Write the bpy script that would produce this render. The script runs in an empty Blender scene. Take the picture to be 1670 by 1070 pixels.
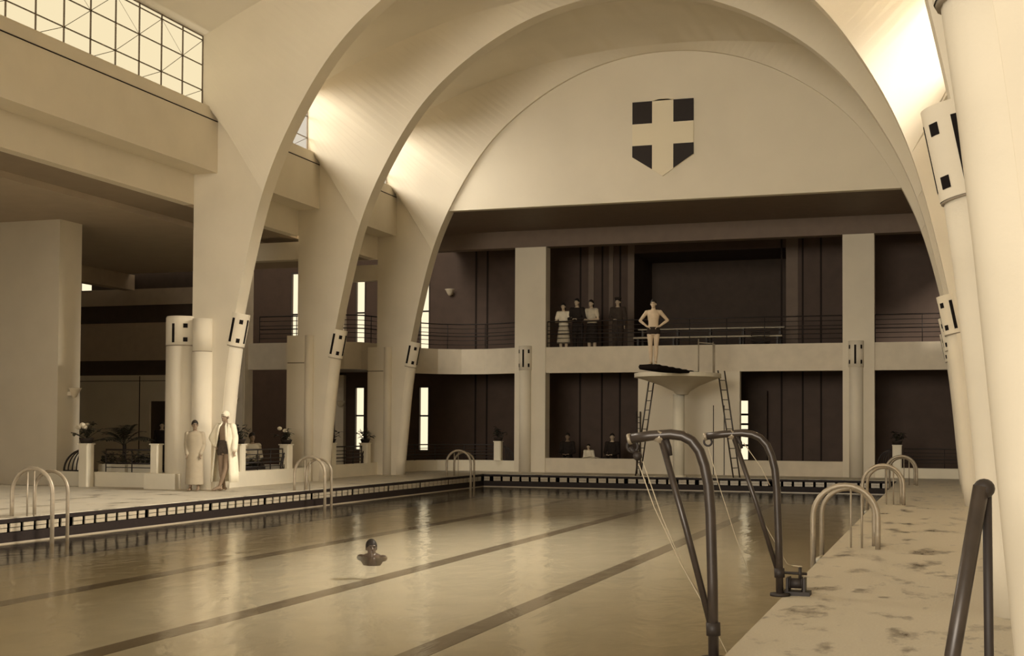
import bpy, math, random
from mathutils import Vector, Matrix
random.seed(7)
PI = math.pi
scene = bpy.context.scene
COL = scene.collection

# ------------------------------------------------------------------ camera
yaw, pitch, roll = .323069, .0277108, -.00544576
Fv = Vector((-math.sin(yaw)*math.cos(pitch), math.cos(yaw)*math.cos(pitch), math.sin(pitch)))
R0 = Vector((math.cos(yaw), math.sin(yaw), 0)); U0 = R0.cross(Fv)
Rv = R0*math.cos(roll) - U0*math.sin(roll); Uv = U0*math.cos(roll) + R0*math.sin(roll)
cam = bpy.data.objects.new('camera', bpy.data.cameras.new('camera'))
COL.objects.link(cam)
M = Matrix.Identity(4)
for i in range(3):
    M[i][0] = Rv[i]; M[i][1] = Uv[i]; M[i][2] = -Fv[i]
M[0][3], M[1][3], M[2][3] = 0, 0, 1.45
cam.matrix_world = M
cam.data.sensor_fit = 'HORIZONTAL'; cam.data.sensor_width = 36
cam.data.lens = 2121.27/1670*36
cam.data.shift_y = (639.18-535)/1670
cam.data.clip_end = 300
scene.camera = cam

# ------------------------------------------------------------------ exposure
vs = scene.view_settings
vs.view_transform = 'Standard'; vs.look = 'None'; vs.gamma = 1; vs.exposure = 0.24
vs.use_curve_mapping = False

# ------------------------------------------------------------------ world, daylight and added fill
w = bpy.data.worlds.new('sky'); scene.world = w; w.use_nodes = True
bg = w.node_tree.nodes['Background']
bg.inputs[0].default_value = (1.0, .88, .70, 1); bg.inputs[1].default_value = .6

def area(name, loc, target, sx, sy, power, col=(1, .915, .78)):
    l = bpy.data.lights.new(name, 'AREA'); l.shape = 'RECTANGLE'; l.size = sx; l.size_y = sy
    l.energy = power; l.color = col
    o = bpy.data.objects.new(name, l); COL.objects.link(o)
    o.location = loc
    d = Vector(target) - Vector(loc)
    o.rotation_euler = d.to_track_quat('-Z', 'Y').to_euler()
    return o
area('fill_south', (-7.7, -24, 7.5), (-7.7, 36, 7.5), 18, 9, 8200)  # unseen fill lamp behind the camera, added to brighten the hall
area('daylight_west', (-20.6, 14.2, 11.9), (-1, 18.5, 2.0), 6.0, 2.4, 2000)
area('daylight_east', (6.6, 25.4, 12.7), (-16, 23, 0), 3.5, 2.0, 8500)
area('fill_east_high', (4.2, 24.0, 13.6), (-8, 19, -1.0), 8, 2.0, 9000)  # second lamp outside the right windows, added to brighten the water
for yy in (29.0, 34.15):
    area('daylight_bay_west', (-18.9, yy, 10.8), (-7.7, yy+1.5, 7.0), 4.2, 2.0, 500)

# ------------------------------------------------------------------ materials
def mat(name, col, rough=.7, spec=.3, metal=0.0, noise=0.0, nscale=4.0, bump=0.0, bscale=60.0, emit=None, estr=0.0, detail=6):
    m = bpy.data.materials.new(name); m.use_nodes = True
    nt = m.node_tree; b = nt.nodes['Principled BSDF']
    b.inputs['Base Color'].default_value = (*col, 1)
    b.inputs['Roughness'].default_value = rough
    b.inputs['Specular IOR Level'].default_value = spec
    b.inputs['Metallic'].default_value = metal
    tc = nt.nodes.new('ShaderNodeTexCoord')
    if noise:
        n = nt.nodes.new('ShaderNodeTexNoise'); n.inputs['Scale'].default_value = nscale; n.inputs['Detail'].default_value = detail
        nt.links.new(tc.outputs['Object'], n.inputs['Vector'])
        r = nt.nodes.new('ShaderNodeMapRange'); r.inputs['To Min'].default_value = 1-noise; r.inputs['To Max'].default_value = 1+noise
        r.inputs['From Min'].default_value = .3; r.inputs['From Max'].default_value = .7
        nt.links.new(n.outputs['Fac'], r.inputs['Value'])
        mx = nt.nodes.new('ShaderNodeVectorMath'); mx.operation = 'SCALE'; mx.inputs[0].default_value = col
        nt.links.new(r.outputs[0], mx.inputs['Scale']); nt.links.new(mx.outputs[0], b.inputs['Base Color'])
    if bump:
        n2 = nt.nodes.new('ShaderNodeTexNoise'); n2.inputs['Scale'].default_value = bscale; n2.inputs['Detail'].default_value = 4
        nt.links.new(tc.outputs['Object'], n2.inputs['Vector'])
        bp = nt.nodes.new('ShaderNodeBump'); bp.inputs['Strength'].default_value = bump; bp.inputs['Distance'].default_value = .01
        nt.links.new(n2.outputs['Fac'], bp.inputs['Height']); nt.links.new(bp.outputs[0], b.inputs['Normal'])
    if emit:
        b.inputs['Emission Color'].default_value = (*emit, 1); b.inputs['Emission Strength'].default_value = estr
    return m

PL = mat('plaster', (.74, .665, .53), .85, .1, noise=.035, nscale=1.3, bump=.15, bscale=40)
PLR = mat('plaster_render', (.68, .60, .47), .85, .1, noise=.05, nscale=3, bump=.3, bscale=90)
SHELL = mat('vault_plaster', (.76, .69, .56), .85, .1, noise=.03, nscale=.8, bump=.1, bscale=30)
SOFF = mat('shaded_soffit', (.33, .265, .195), .8, .1, noise=.04, nscale=2)  # shade under the aisle soffit is put into this brown
SOFF2 = mat('shaded_aisle_ceiling', (.46, .38, .285), .8, .1, noise=.04, nscale=2)  # softer aisle shade put into the ceiling colour
BRIGHT = mat('parapet_plaster', (.82, .75, .60), .8, .15, noise=.04, nscale=2)
BROWN = mat('shaded_brown_wall', (.092, .060, .044), .6, .2, noise=.08, nscale=3)  # brown wall darkened further to hold the gallery's dim light
BROWN2 = mat('brown_panel_and_shade', (.19, .14, .105), .6, .2, noise=.06, nscale=3)  # brown panels; on the gallery soffit the colour carries shade
JOINT = mat('shallow_joint', (.30, .25, .185), .8, .1)
GROOVE = mat('dark_joint', (.03, .022, .018), .8, .1)
SLOT = mat('painted_slot_shade', (.012, .009, .008), .8, .1)  # near-black blocks painted in for the shade inside the slots
STRIPE = mat('striped_wall_dark', (.085, .06, .045), .7, .2, noise=.08)
STRIPE2 = mat('striped_wall_mid', (.46, .37, .27), .75, .2, noise=.05)
TILE = mat('dark_pool_tile', (.020, .013, .011), .6, .2, noise=.15, nscale=20)
TILEL = mat('cream_gutter_tile', (.42, .36, .265), .35, .5, noise=.08, nscale=30)
FRAME = mat('dark_window_steel', (.05, .04, .032), .5, .4)
LATT = mat('lattice_steel', (.16, .125, .09), .6, .3)
RAILM = mat('black_rail_iron', (.028, .02, .017), .5, .4)
CHROME = mat('dull_nickel_tube', (.36, .30, .22), .42, .5, metal=.3, noise=.1, nscale=12)
DARKTUBE = mat('davit_tube_paint', (.050, .037, .029), .36, .6, metal=.2, noise=.25, nscale=10)
GREEN = mat('dark_leaf', (.045, .04, .025), .5, .4, noise=.4, nscale=9)
GREENL = mat('pale_leaf', (.20, .17, .10), .5, .4, noise=.3, nscale=9)
FLOWER = mat('pale_blossom', (.75, .66, .5), .6, .2)
SOIL = mat('plant_pot_dark', (.04, .03, .024), .7, .2)
SKIN = mat('skin', (.56, .44, .31), .55, .3, noise=.06, nscale=8)
SKIND = mat('tanned_skin', (.27, .19, .125), .55, .3, noise=.06, nscale=8)
HAIR = mat('dark_hair', (.022, .016, .012), .6, .3)
EYE = mat('eye_dark', (.02, .015, .012), .3, .5)
TRUNK = mat('dark_wool_trunks', (.03, .022, .018), .85, .1)
TRUNK2 = mat('grey_wool_trunks', (.085, .065, .05), .85, .1, noise=.2, nscale=30)
ROBE = mat('white_towelling', (.88, .80, .62), .9, .1, noise=.04, nscale=14, bump=.4, bscale=180)
WHITE = mat('white_cotton', (.80, .72, .56), .85, .1, noise=.04, nscale=10)
CREAM = mat('light_dress_cotton', (.55, .48, .36), .85, .1, noise=.08, nscale=12)
DCLOTH = mat('dark_suit_wool', (.030, .023, .019), .9, .1, noise=.15, nscale=10)
MCLOTH = mat('brown_suit_wool', (.06, .045, .035), .9, .1, noise=.15, nscale=10)
COIR = mat('dark_coir_matting', (.018, .013, .011), .95, .05, bump=.9, bscale=160)
ROPE = mat('pale_rope', (.52, .44, .31), .9, .1)
PAPER = mat('newspaper', (.72, .63, .47), .8, .1, noise=.1, nscale=40)
SHW = mat('crest_white', (.82, .73, .55), .7, .2)
SHD = mat('crest_dark', (.022, .015, .013), .6, .3)
LAMPG = mat('alabaster_bowl', (.66, .57, .42), .45, .4)
IRON = mat('winch_iron', (.03, .022, .018), .55, .4)

def glow(name, col, s):
    m = bpy.data.materials.new(name); m.use_nodes = True
    nt = m.node_tree; nt.nodes.remove(nt.nodes['Principled BSDF'])
    e = nt.nodes.new('ShaderNodeEmission'); e.inputs[0].default_value = (*col, 1); e.inputs[1].default_value = s
    nt.links.new(e.outputs[0], nt.nodes['Material Output'].inputs[0])
    return m
PANE = glow('daylit_frosted_glass', (.80, .67, .42), 1.0)
PANE2 = glow('daylit_clear_glass', (.96, .82, .56), 1.0)

def deck_mat():
    m = mat('wet_deck_terrazzo', (.66, .56, .41), .5, .35)
    nt = m.node_tree; b = nt.nodes['Principled BSDF']
    tc = nt.nodes.new('ShaderNodeTexCoord')
    mp = nt.nodes.new('ShaderNodeMapping'); mp.inputs['Scale'].default_value = (1.6, .8, 1)
    nt.links.new(tc.outputs['Object'], mp.inputs[0])
    n = nt.nodes.new('ShaderNodeTexNoise'); n.inputs['Scale'].default_value = 1.5; n.inputs['Detail'].default_value = 9; n.inputs['Roughness'].default_value = .68
    nt.links.new(mp.outputs[0], n.inputs['Vector'])
    cr = nt.nodes.new('ShaderNodeValToRGB')
    cr.color_ramp.elements[0].position = .36; cr.color_ramp.elements[0].color = (.22, .18, .13, 1)
    cr.color_ramp.elements[1].position = .46; cr.color_ramp.elements[1].color = (.60, .54, .425, 1)
    nt.links.new(n.outputs['Fac'], cr.inputs[0])
    n3 = nt.nodes.new('ShaderNodeTexNoise'); n3.inputs['Scale'].default_value = 55; n3.inputs['Detail'].default_value = 3
    nt.links.new(tc.outputs['Object'], n3.inputs['Vector'])
    r3 = nt.nodes.new('ShaderNodeMapRange'); r3.inputs['To Min'].default_value = .84; r3.inputs['To Max'].default_value = 1.12
    nt.links.new(n3.outputs['Fac'], r3.inputs['Value'])
    v = nt.nodes.new('ShaderNodeVectorMath'); v.operation = 'SCALE'
    nt.links.new(cr.outputs[0], v.inputs[0]); nt.links.new(r3.outputs[0], v.inputs['Scale'])
    nt.links.new(v.outputs[0], b.inputs['Base Color'])
    r4 = nt.nodes.new('ShaderNodeMapRange'); r4.inputs['From Min'].default_value = .33; r4.inputs['From Max'].default_value = .5
    r4.inputs['To Min'].default_value = .25; r4.inputs['To Max'].default_value = .6
    nt.links.new(n.outputs['Fac'], r4.inputs['Value']); nt.links.new(r4.outputs[0], b.inputs['Roughness'])
    return m
DECK = deck_mat()

def water_mat():
    m = bpy.data.materials.new('still_pool_water'); m.use_nodes = True
    nt = m.node_tree; nt.nodes.remove(nt.nodes['Principled BSDF'])
    tr = nt.nodes.new('ShaderNodeBsdfTransparent'); tr.inputs[0].default_value = (.97, .96, .92, 1)
    gl = nt.nodes.new('ShaderNodeBsdfGlossy'); gl.inputs[0].default_value = (.95, .93, .88, 1); gl.inputs['Roughness'].default_value = .15
    fr = nt.nodes.new('ShaderNodeFresnel'); fr.inputs[0].default_value = 1.33
    mx = nt.nodes.new('ShaderNodeMixShader')
    tc = nt.nodes.new('ShaderNodeTexCoord')
    mp = nt.nodes.new('ShaderNodeMapping'); mp.inputs['Scale'].default_value = (1.0, .55, 1)
    n = nt.nodes.new('ShaderNodeTexNoise'); n.inputs['Scale'].default_value = 2.2; n.inputs['Detail'].default_value = 5; n.inputs['Distortion'].default_value = .6
    bp = nt.nodes.new('ShaderNodeBump'); bp.inputs['Strength'].default_value = .45; bp.inputs['Distance'].default_value = .035
    L = nt.links.new
    L(tc.outputs['Object'], mp.inputs[0]); L(mp.outputs[0], n.inputs['Vector']); L(n.outputs['Fac'], bp.inputs['Height'])
    L(bp.outputs[0], gl.inputs['Normal'])
    L(fr.outputs[0], mx.inputs[0]); L(tr.outputs[0], mx.inputs[1]); L(gl.outputs[0], mx.inputs[2])
    L(mx.outputs[0], nt.nodes['Material Output'].inputs[0])
    return m
WATER = water_mat()
POOLB = mat('pool_floor_tile', (.84, .78, .64), .5, .3, noise=.06, nscale=1.5)
LANE = mat('dark_lane_tile', (.26, .21, .155), .5, .3)

# ------------------------------------------------------------------ mesh helpers
class MB:
    def __init__(s): s.v = []; s.f = []; s.mi = []; s.sm = []; s.mats = []; s.cur = 0; s.smooth = False
    def use(s, m, smooth=None):
        if m not in s.mats: s.mats.append(m)
        s.cur = s.mats.index(m)
        if smooth is not None: s.smooth = smooth
        return s
    def face(s, idx): s.f.append(tuple(idx)); s.mi.append(s.cur); s.sm.append(s.smooth)
    def add(s, vs_, fs):
        b = len(s.v); s.v += [tuple(p) for p in vs_]
        for f in fs: s.face([b+i for i in f])
        return s
    def box(s, x0, x1, y0, y1, z0, z1):
        v = [(x0,y0,z0),(x1,y0,z0),(x1,y1,z0),(x0,y1,z0),(x0,y0,z1),(x1,y0,z1),(x1,y1,z1),(x0,y1,z1)]
        return s.add(v, [(0,3,2,1),(4,5,6,7),(0,1,5,4),(1,2,6,5),(2,3,7,6),(3,0,4,7)])
    def prism(s, poly, axis, a, b):
        n = len(poly)
        def P(p, t):
            return {'x': (t, p[0], p[1]), 'y': (p[0], t, p[1]), 'z': (p[0], p[1], t)}[axis]
        v = [P(p, a) for p in poly] + [P(p, b) for p in poly]
        return s.add(v, [tuple(range(n)), tuple(range(2*n-1, n-1, -1))] + [((i+1) % n, i, n+i, n+(i+1) % n) for i in range(n)])
    def tube(s, pts, r, n=8, caps=True, closed=False):
        pts = [Vector(p) for p in pts]; rs = r if isinstance(r, (list, tuple)) else [r]*len(pts)
        b = len(s.v); m = len(pts); prev = None
        for i, p in enumerate(pts):
            if closed: t = (pts[(i+1) % m]-pts[i-1]).normalized()
            elif i == 0: t = (pts[1]-pts[0]).normalized()
            elif i == m-1: t = (pts[-1]-pts[-2]).normalized()
            else: t = ((pts[i+1]-p).normalized()+(p-pts[i-1]).normalized()).normalized()
            if prev is None:
                a = Vector((0,0,1)) if abs(t.z) < .9 else Vector((1,0,0))
                u = t.cross(a).normalized()
            else:
                u = (prev - t*prev.dot(t)).normalized()
            prev = u; v_ = t.cross(u)
            for k in range(n):
                an = 2*PI*k/n; s.v.append(tuple(p+(u*math.cos(an)+v_*math.sin(an))*rs[i]))
        rng = m if closed else m-1
        for i in range(rng):
            for k in range(n):
                a0 = b+i*n+k; a1 = b+i*n+(k+1) % n; c0 = b+((i+1) % m)*n+k; c1 = b+((i+1) % m)*n+(k+1) % n
                s.face((a0, a1, c1, c0))
        if caps and not closed:
            s.face([b+k for k in range(n)][::-1]); s.face([b+(m-1)*n+k for k in range(n)])
        return s
    def lathe(s, prof, cx=0, cy=0, n=24, a0=0, a1=2*PI):
        full = abs(a1-a0-2*PI) < 1e-6; k = n if full else n+1
        b = len(s.v)
        for r, z in prof:
            for i in range(k):
                an = a0+(a1-a0)*i/n; s.v.append((cx+r*math.cos(an), cy+r*math.sin(an), z))
        for j in range(len(prof)-1):
            for i in range(n):
                i2 = (i+1) % k
                s.face((b+j*k+i, b+j*k+i2, b+(j+1)*k+i2, b+(j+1)*k+i))
        return s
    def ell(s, c, r, n=12, m=8, rot=None):
        b = len(s.v); c = Vector(c)
        for j in range(m+1):
            ph = PI*j/m
            for i in range(n):
                th = 2*PI*i/n
                p = Vector((r[0]*math.sin(ph)*math.cos(th), r[1]*math.sin(ph)*math.sin(th), r[2]*math.cos(ph)))
                if rot: p = rot @ p
                s.v.append(tuple(c+p))
        for j in range(m):
            for i in range(n):
                s.face((b+j*n+i, b+(j+1)*n+i, b+(j+1)*n+(i+1) % n, b+j*n+(i+1) % n))
        return s
    def grid(s, rows):
        b = len(s.v); n = len(rows[0])
        for r in rows: s.v += [tuple(p) for p in r]
        for j in range(len(rows)-1):
            for i in range(n-1):
                s.face((b+j*n+i, b+j*n+i+1, b+(j+1)*n+i+1, b+(j+1)*n+i))
        return s
    def build(s, name, m=None, parent=None, loc=None, rz=0):
        me = bpy.data.meshes.new(name); me.from_pydata(s.v, [], s.f)
        ms = s.mats if s.mats else [m]
        for q in ms: me.materials.append(q)
        me.polygons.foreach_set('material_index', s.mi); me.polygons.foreach_set('use_smooth', s.sm)
        me.update()
        import bmesh
        bm = bmesh.new(); bm.from_mesh(me); bmesh.ops.remove_doubles(bm, verts=bm.verts, dist=1e-6)
        bmesh.ops.recalc_face_normals(bm, faces=bm.faces); bm.to_mesh(me); bm.free()
        o = bpy.data.objects.new(name, me); COL.objects.link(o)
        if parent: o.parent = parent
        if loc: o.location = loc
        o.rotation_euler.z = rz
        return o

def tag(o, label, cat, group=None):
    o['label'] = label; o['category'] = cat
    if group: o['group'] = group
    return o
def thing(name, label, cat, loc=(0,0,0), rz=0, group=None):
    o = bpy.data.objects.new(name, None); o.empty_display_size = .1; COL.objects.link(o)
    o.location = loc; o.rotation_euler.z = rz
    return tag(o, label, cat, group)
def struct(mb, name, m=None):
    o = mb.build(name, m); o['kind'] = 'structure'; return o
def dup(root, loc, rz=None, label=None, group=None):
    r = root.copy(); COL.objects.link(r); r.location = loc
    if rz is not None: r.rotation_euler.z = rz
    if label: r['label'] = label
    if group: r['group'] = group
    for ch in root.children:
        c = ch.copy(); COL.objects.link(c); c.parent = r
        for g in ch.children:
            d = g.copy(); COL.objects.link(d); d.parent = c
    return r
def lerp(a, b, t): return a+(b-a)*t

# ------------------------------------------------------------------ key dimensions
XC = -7.72
PX0, PX1, PY0, PY1 = -13.9, -1.36, 5.0, 38.7      # pool
ZW = -.40                                          # water
ARCH_Y = [5.60, 10.75, 26.20, 31.35, 36.50]; TH = .45
# half profile of the arch soffit: (distance from axis, height)
HALF = [(8.22, 0), (8.12, 1.08), (8.02, 2.26), (7.90, 3.40), (7.74, 4.15), (7.66, 4.60), (7.50, 5.20), (7.40, 5.70), (7.24, 6.35), (7.10, 6.80), (6.90, 7.35),
        (6.60, 8.02), (6.33, 8.45), (5.98, 9.05), (5.48, 9.80), (5.02, 10.30), (4.50, 10.70), (4.00, 11.08), (3.40, 11.45), (2.80, 11.75),
        (2.10, 12.02), (1.40, 12.20), (.70, 12.30), (0, 12.33)]
def smooth_curve(P, n=64, sig=.045):
    ds = [0]
    for a, b in zip(P, P[1:]): ds.append(ds[-1]+math.hypot(b[0]-a[0], b[1]-a[1]))
    L = ds[-1]
    def at(t):
        # mirror beyond the crown, extend straight beyond the foot
        if t > L: x, z = at(2*L-t); return (-x, z)
        if t < 0:
            a, b = P[0], P[1]; q = t/ds[1]; return (a[0]+(b[0]-a[0])*q, a[1]+(b[1]-a[1])*q)
        j = 0
        while j < len(ds)-2 and ds[j+1] < t: j += 1
        q = (t-ds[j])/(ds[j+1]-ds[j]); return (a_l(P[j][0], P[j+1][0], q), a_l(P[j][1], P[j+1][1], q))
    a_l = lambda a, b, q: a+(b-a)*q
    out = []
    for i in range(n+1):
        t = L*i/n; sx = sz = sw = 0
        for k in range(-12, 13):
            u = k/6*sig*L; w_ = math.exp(-.5*(k/6)**2); x, z = at(t+u); sx += x*w_; sz += z*w_; sw += w_
        out.append((sx/sw, sz/sw))
    out[-1] = (0, out[-1][1]); out[0] = P[0]
    return out
HALF = smooth_curve(HALF)
def zarc(d):
    for (d0, z0), (d1, z1) in zip(HALF, HALF[1:]):
        if d1 <= d <= d0: return lerp(z0, z1, (d0-d)/(d0-d1))
    return HALF[-1][1]
APEX = 9    # index of the point where the vault leaves the pier
# vault section between arches (distance from axis, height)
SEC = [(8.48, 8.80), (8.48, 9.3), (8.48, 9.9), (8.48, 10.40)] + smooth_curve([(8.48, 10.40), (8.0, 10.62), (7.2, 11.0), (6.2, 11.38), (5.0, 11.77), (3.8, 12.06), (2.6, 12.25), (1.3, 12.37), (0, 12.40)], 40, .05)[1:]
WX = 8.48   # clerestory glass plane, distance from axis

# ------------------------------------------------------------------ floor, pool
f = MB().use(DECK)
f.box(-30, PX0, -3, 45, -.25, 0); f.box(PX1, 6, -3, 45, -.25, 0)
f.box(PX0, PX1, PY1, 45, -.25, 0); f.box(PX0, PX1, -3, PY0, -.25, 0)
struct(f, 'floor')
p = MB().use(POOLB)
p.box(PX0-.2, PX1+.2, PY0-.2, PY1+.2, -.9, -.73)
p.use(LANE)
for lx in (-10.95, -7.75, -4.85):
    p.box(lx-.15, lx+.15, PY0+.5, PY1-.5, -.74, -.724)
struct(p, 'floor_pool_basin')
def pool_side(name, a, b, inward, n_every=7):
    """tiled side of the pool between two corners; the gutter shows cream blocks parted by dark tiles"""
    a = Vector((*a, 0)); b = Vector((*b, 0)); d = (b-a); L = d.length; d.normalize(); nrm = Vector((*inward, 0))
    m = MB()
    def bx(t0, t1, o0, o1, z0, z1):
        c = [a+d*t0+nrm*o0, a+d*t1+nrm*o0, a+d*t1+nrm*o1, a+d*t0+nrm*o1]
        v = [(q.x, q.y, z0) for q in c]+[(q.x, q.y, z1) for q in c]
        m.add(v, [(0,3,2,1),(4,5,6,7),(0,1,5,4),(1,2,6,5),(2,3,7,6),(3,0,4,7)])
    m.use(TILE); bx(0, L, -.2, 0, -1.5, -.252); bx(0, L, 0, .03, -.075, -.012); bx(0, L, -.2, 0.0, -.252, -.012); bx(0, L, 0, .02, ZW-.1, -.225)
    m.use(TILEL); bx(0, L, 0, .035, ZW-.01, ZW+.022)
    n = int(L/.31)
    for i in range(n):
        t = i*.31+.04
        w_ = .235 if i % n_every else .18
        m.use(TILEL); bx(t, t+w_, 0, .025, -.145, -.085); bx(t, t+w_, 0, .022, -.213, -.155)
    return struct(m, name)
pool_side('wall_pool_left', (PX0, PY0), (PX0, PY1), (1, 0))
pool_side('wall_pool_far', (PX0, PY1), (PX1, PY1), (0, -1))
m = MB().use(TILE); m.box(PX1, PX1+.2, PY0, PY1, -1.5, -.252); m.box(PX1-.004, PX1+.01, PY0, PY1, -.252, -.02)
struct(m, 'wall_pool_right')
m = MB().use(TILE); m.box(PX0, PX1, PY0-.2, PY0, -1.5, -.252); struct(m, 'wall_pool_near')
wt = MB().use(WATER, False)
wt.add([(PX0, PY0, ZW), (PX1, PY0, ZW), (PX1, PY1, ZW), (PX0, PY1, ZW)], [(0, 1, 2, 3)])
wo = wt.build('pool_water'); tag(wo, 'calm water filling the long swimming pool, reflecting the end wall', 'water'); wo['kind'] = 'stuff'

# ------------------------------------------------------------------ vault (ceiling)
def mirror(pts): return [(XC-d, z) for d, z in pts] + [(XC+d, z) for d, z in pts[::-1][1:]]
secL = [(XC-d, z) for d, z in SEC]; full_sec = secL + [(XC+d, z) for d, z in SEC[::-1][1:]]
# curve on the arch face, point by point partner of SEC
def face_pt(d_s, k):
    return None
FACE = [(8.37, 8.82), (7.95, 8.18), (7.5, 7.45), (7.10, 6.80), (6.85, 7.45), (6.45, 8.25), (5.7, 9.45), (4.65, 10.6), (3.6, 11.32), (2.5, 11.88), (1.25, 12.22), (0, 12.33)]
def dense(poly, k=5):
    out = []
    for a, b in zip(poly, poly[1:]):
        for i in range(k): out.append((lerp(a[0], b[0], i/k), lerp(a[1], b[1], i/k)))
    return out+[poly[-1]]
jamb = dense(SEC[:4], 5)                      # 16 points up the window jamb
SECd = jamb + SEC[4:]                         # + 40 along the vault
D68 = next(lerp(a[0], b[0], (6.80-a[1])/(b[1]-a[1])) for a, b in zip(HALF, HALF[1:]) if a[1] <= 6.80 <= b[1])
low = dense([(8.37, 8.82), (D68, 6.80)], 5)  # sloping edge on the pier face, 6 points
arc = [q for q in HALF if q[1] > 6.80]
arc = [(D68, 6.80)] + arc
def resample(P, n):
    ds = [0]
    for a, b in zip(P, P[1:]): ds.append(ds[-1]+math.hypot(b[0]-a[0], b[1]-a[1]))
    o = []
    for i in range(n):
        t = ds[-1]*i/(n-1); j = 0
        while j < len(ds)-2 and ds[j+1] < t: j += 1
        q = (t-ds[j])/max(1e-9, ds[j+1]-ds[j]); o.append((lerp(P[j][0], P[j+1][0], q), lerp(P[j][1], P[j+1][1], q)))
    return o
FACEd = low + resample(arc, len(SECd)-len(low)+1)[1:]
def bay(y0, y1, name, open0=False, open1=False):
    """vault shell between two arches: barrel, with a short splay down to each arch"""
    e = .36; m = MB().use(SHELL, False)
    def row(pts, y): return [(XC-d, y, z) for d, z in pts] + [(XC+d, y, z) for d, z in pts[::-1][1:]]
    ya, yb = (y0 if open0 else y0+e), (y1 if open1 else y1-e)
    up = [q for q in SECd if True]
    i0 = 15     # barrel starts at the window head
    m.use(SHELL, True)
    m.grid([row(SECd[i0:], ya), row(SECd[i0:], (ya+yb)/2), row(SECd[i0:], yb)])
    m.use(SHELL, False)
    if not open1: m.grid([row(SECd, yb), row(FACEd, y1)])
    if not open0: m.grid([row(SECd, ya), row(FACEd, y0)])
    return struct(m, name)
bay(-3.0, 5.6, 'ceiling', open0=True)
bay(6.05, 10.75, 'ceiling')
bay(11.2, 26.2, 'ceiling')
bay(26.65, 31.35, 'ceiling')
bay(31.80, 36.50, 'ceiling')
# outer roof skin that keeps stray daylight out above the vault
m = MB().use(PLR); m.box(XC-WX-.5, XC+WX+.5, -3, 37, 12.75, 12.9); struct(m, 'ceiling_roof')

# ------------------------------------------------------------------ arches
OUT = 8.88
def arch(y, label, last=False):
    root = thing('concrete_arch', label, 'arch', (XC, y, 0), 0, 'concrete arches spanning the hall')
    inner = [(-d, z) for d, z in HALF] + [(d, z) for d, z in HALF[::-1][1:]]
    up = [(d, z) for d, z in HALF if z > 8.9]
    ext = [(d+.10+.25*min(1, (z-8.9)/3), min(z+.38, 12.7)) for d, z in up]
    outer = [(OUT, 0), (OUT, 8.8), (8.37, 8.82), (7.28, 8.72)] + [q for q in ext if q[0] < 7.0]
    outl = outer + [(-a, b) for a, b in outer[::-1]]
    ni = len(inner)
    # quad strip body: pair inner points with resampled outer points
    def resample(P, n):
        ds = [0]
        for a, b in zip(P, P[1:]): ds.append(ds[-1]+math.hypot(b[0]-a[0], b[1]-a[1]))
        o = []
        for i in range(n):
            t = ds[-1]*i/(n-1); j = 0
            while j < len(ds)-2 and ds[j+1] < t: j += 1
            q = (t-ds[j])/max(1e-9, ds[j+1]-ds[j]); o.append((lerp(P[j][0], P[j+1][0], q), lerp(P[j][1], P[j+1][1], q)))
        return o
    poly = inner + [q for q in outl]     # inner left->right, then outer right->left
    m = MB().use(PL)
    n = len(poly)
    v = [(a, 0, b) for a, b in poly] + [(a, TH, b) for a, b in poly]
    m.add(v, [tuple(range(n)), tuple(range(2*n-1, n-1, -1))] + [((i+1) % n, i, n+i, n+(i+1) % n) for i in range(n)])
    body = m.build('rib', None, root)
    import bmesh
    bm = bmesh.new(); bm.from_mesh(body.data); bmesh.ops.triangulate(bm, faces=[q for q in bm.faces if len(q.verts) > 4]); bm.to_mesh(body.data); bm.free()
    return root
def uplight(root, side, z0=3.30, z1=4.06, x_out=None):
    """half round shaft climbing the inner edge of the arch, ending in a slotted lamp cap"""
    pts = [(d, z) for d, z in HALF if z <= 3.41]
    def dd(z): 
        for (d0, a), (d1, b) in zip(HALF, HALF[1:]):
            if a <= z <= b: return lerp(d0, d1, (z-a)/(b-a))
    zs = [0, .5, 1.08, 1.7, 2.26, 2.8, z0]
    m = MB().use(PL, True)
    m.tube([(side*(dd(z)+.03), TH/2, z) for z in zs], .222, 20)
    m.build('lamp_shaft', None, root)
    c = MB().use(PL, True)
    t0 = Vector((side*(dd(z0)+.02), TH/2, z0)); t1 = Vector((side*(dd(z1)-.0), TH/2, z1))
    ax = (t1-t0).normalized()
    c.tube([t0+ax*.02, t1], .238, 24, caps=False)
    c.tube([t1, t0+ax*.03], .215, 24, caps=True)
    cap = c.build('lamp_cap', None, root)
    j = MB().use(JOINT, True); j.tube([t0+ax*.0, t0+ax*.02], .232, 24); j.build('joint', None, cap)
    # local frame of the cap
    ex = Vector((-side, 0, 0)); ex = (ex-ax*ex.dot(ax)).normalized(); ey = Vector((0, -1, 0))
    def patch(an, u0, u1, hw):  # dark block standing for the shaded opening
        d0 = ey*math.cos(an)+ex*math.sin(an); tt = ax.cross(d0).normalized()
        for q0, q1 in ((u0, u1),):
            vs2 = []
            for u in (q0, q1):
                for w2 in (-hw, hw):
                    for rr in (.215, .2405): vs2.append(t0+ax*u+tt*w2+d0*rr)
            MB().use(SLOT).add(vs2, [(0,2,3,1),(4,5,7,6),(0,1,5,4),(2,6,7,3),(1,3,7,5),(0,4,6,2)]).build('slot', None, cap)
    H_ = (t1-t0).length
    for an in (0, PI/2): patch(an, .10, H_-.12, .030)
    for an in (PI/4, 3*PI/4):
        patch(an, .10, .20, .042); patch(an, H_-.24, H_-.14, .042)
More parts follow.
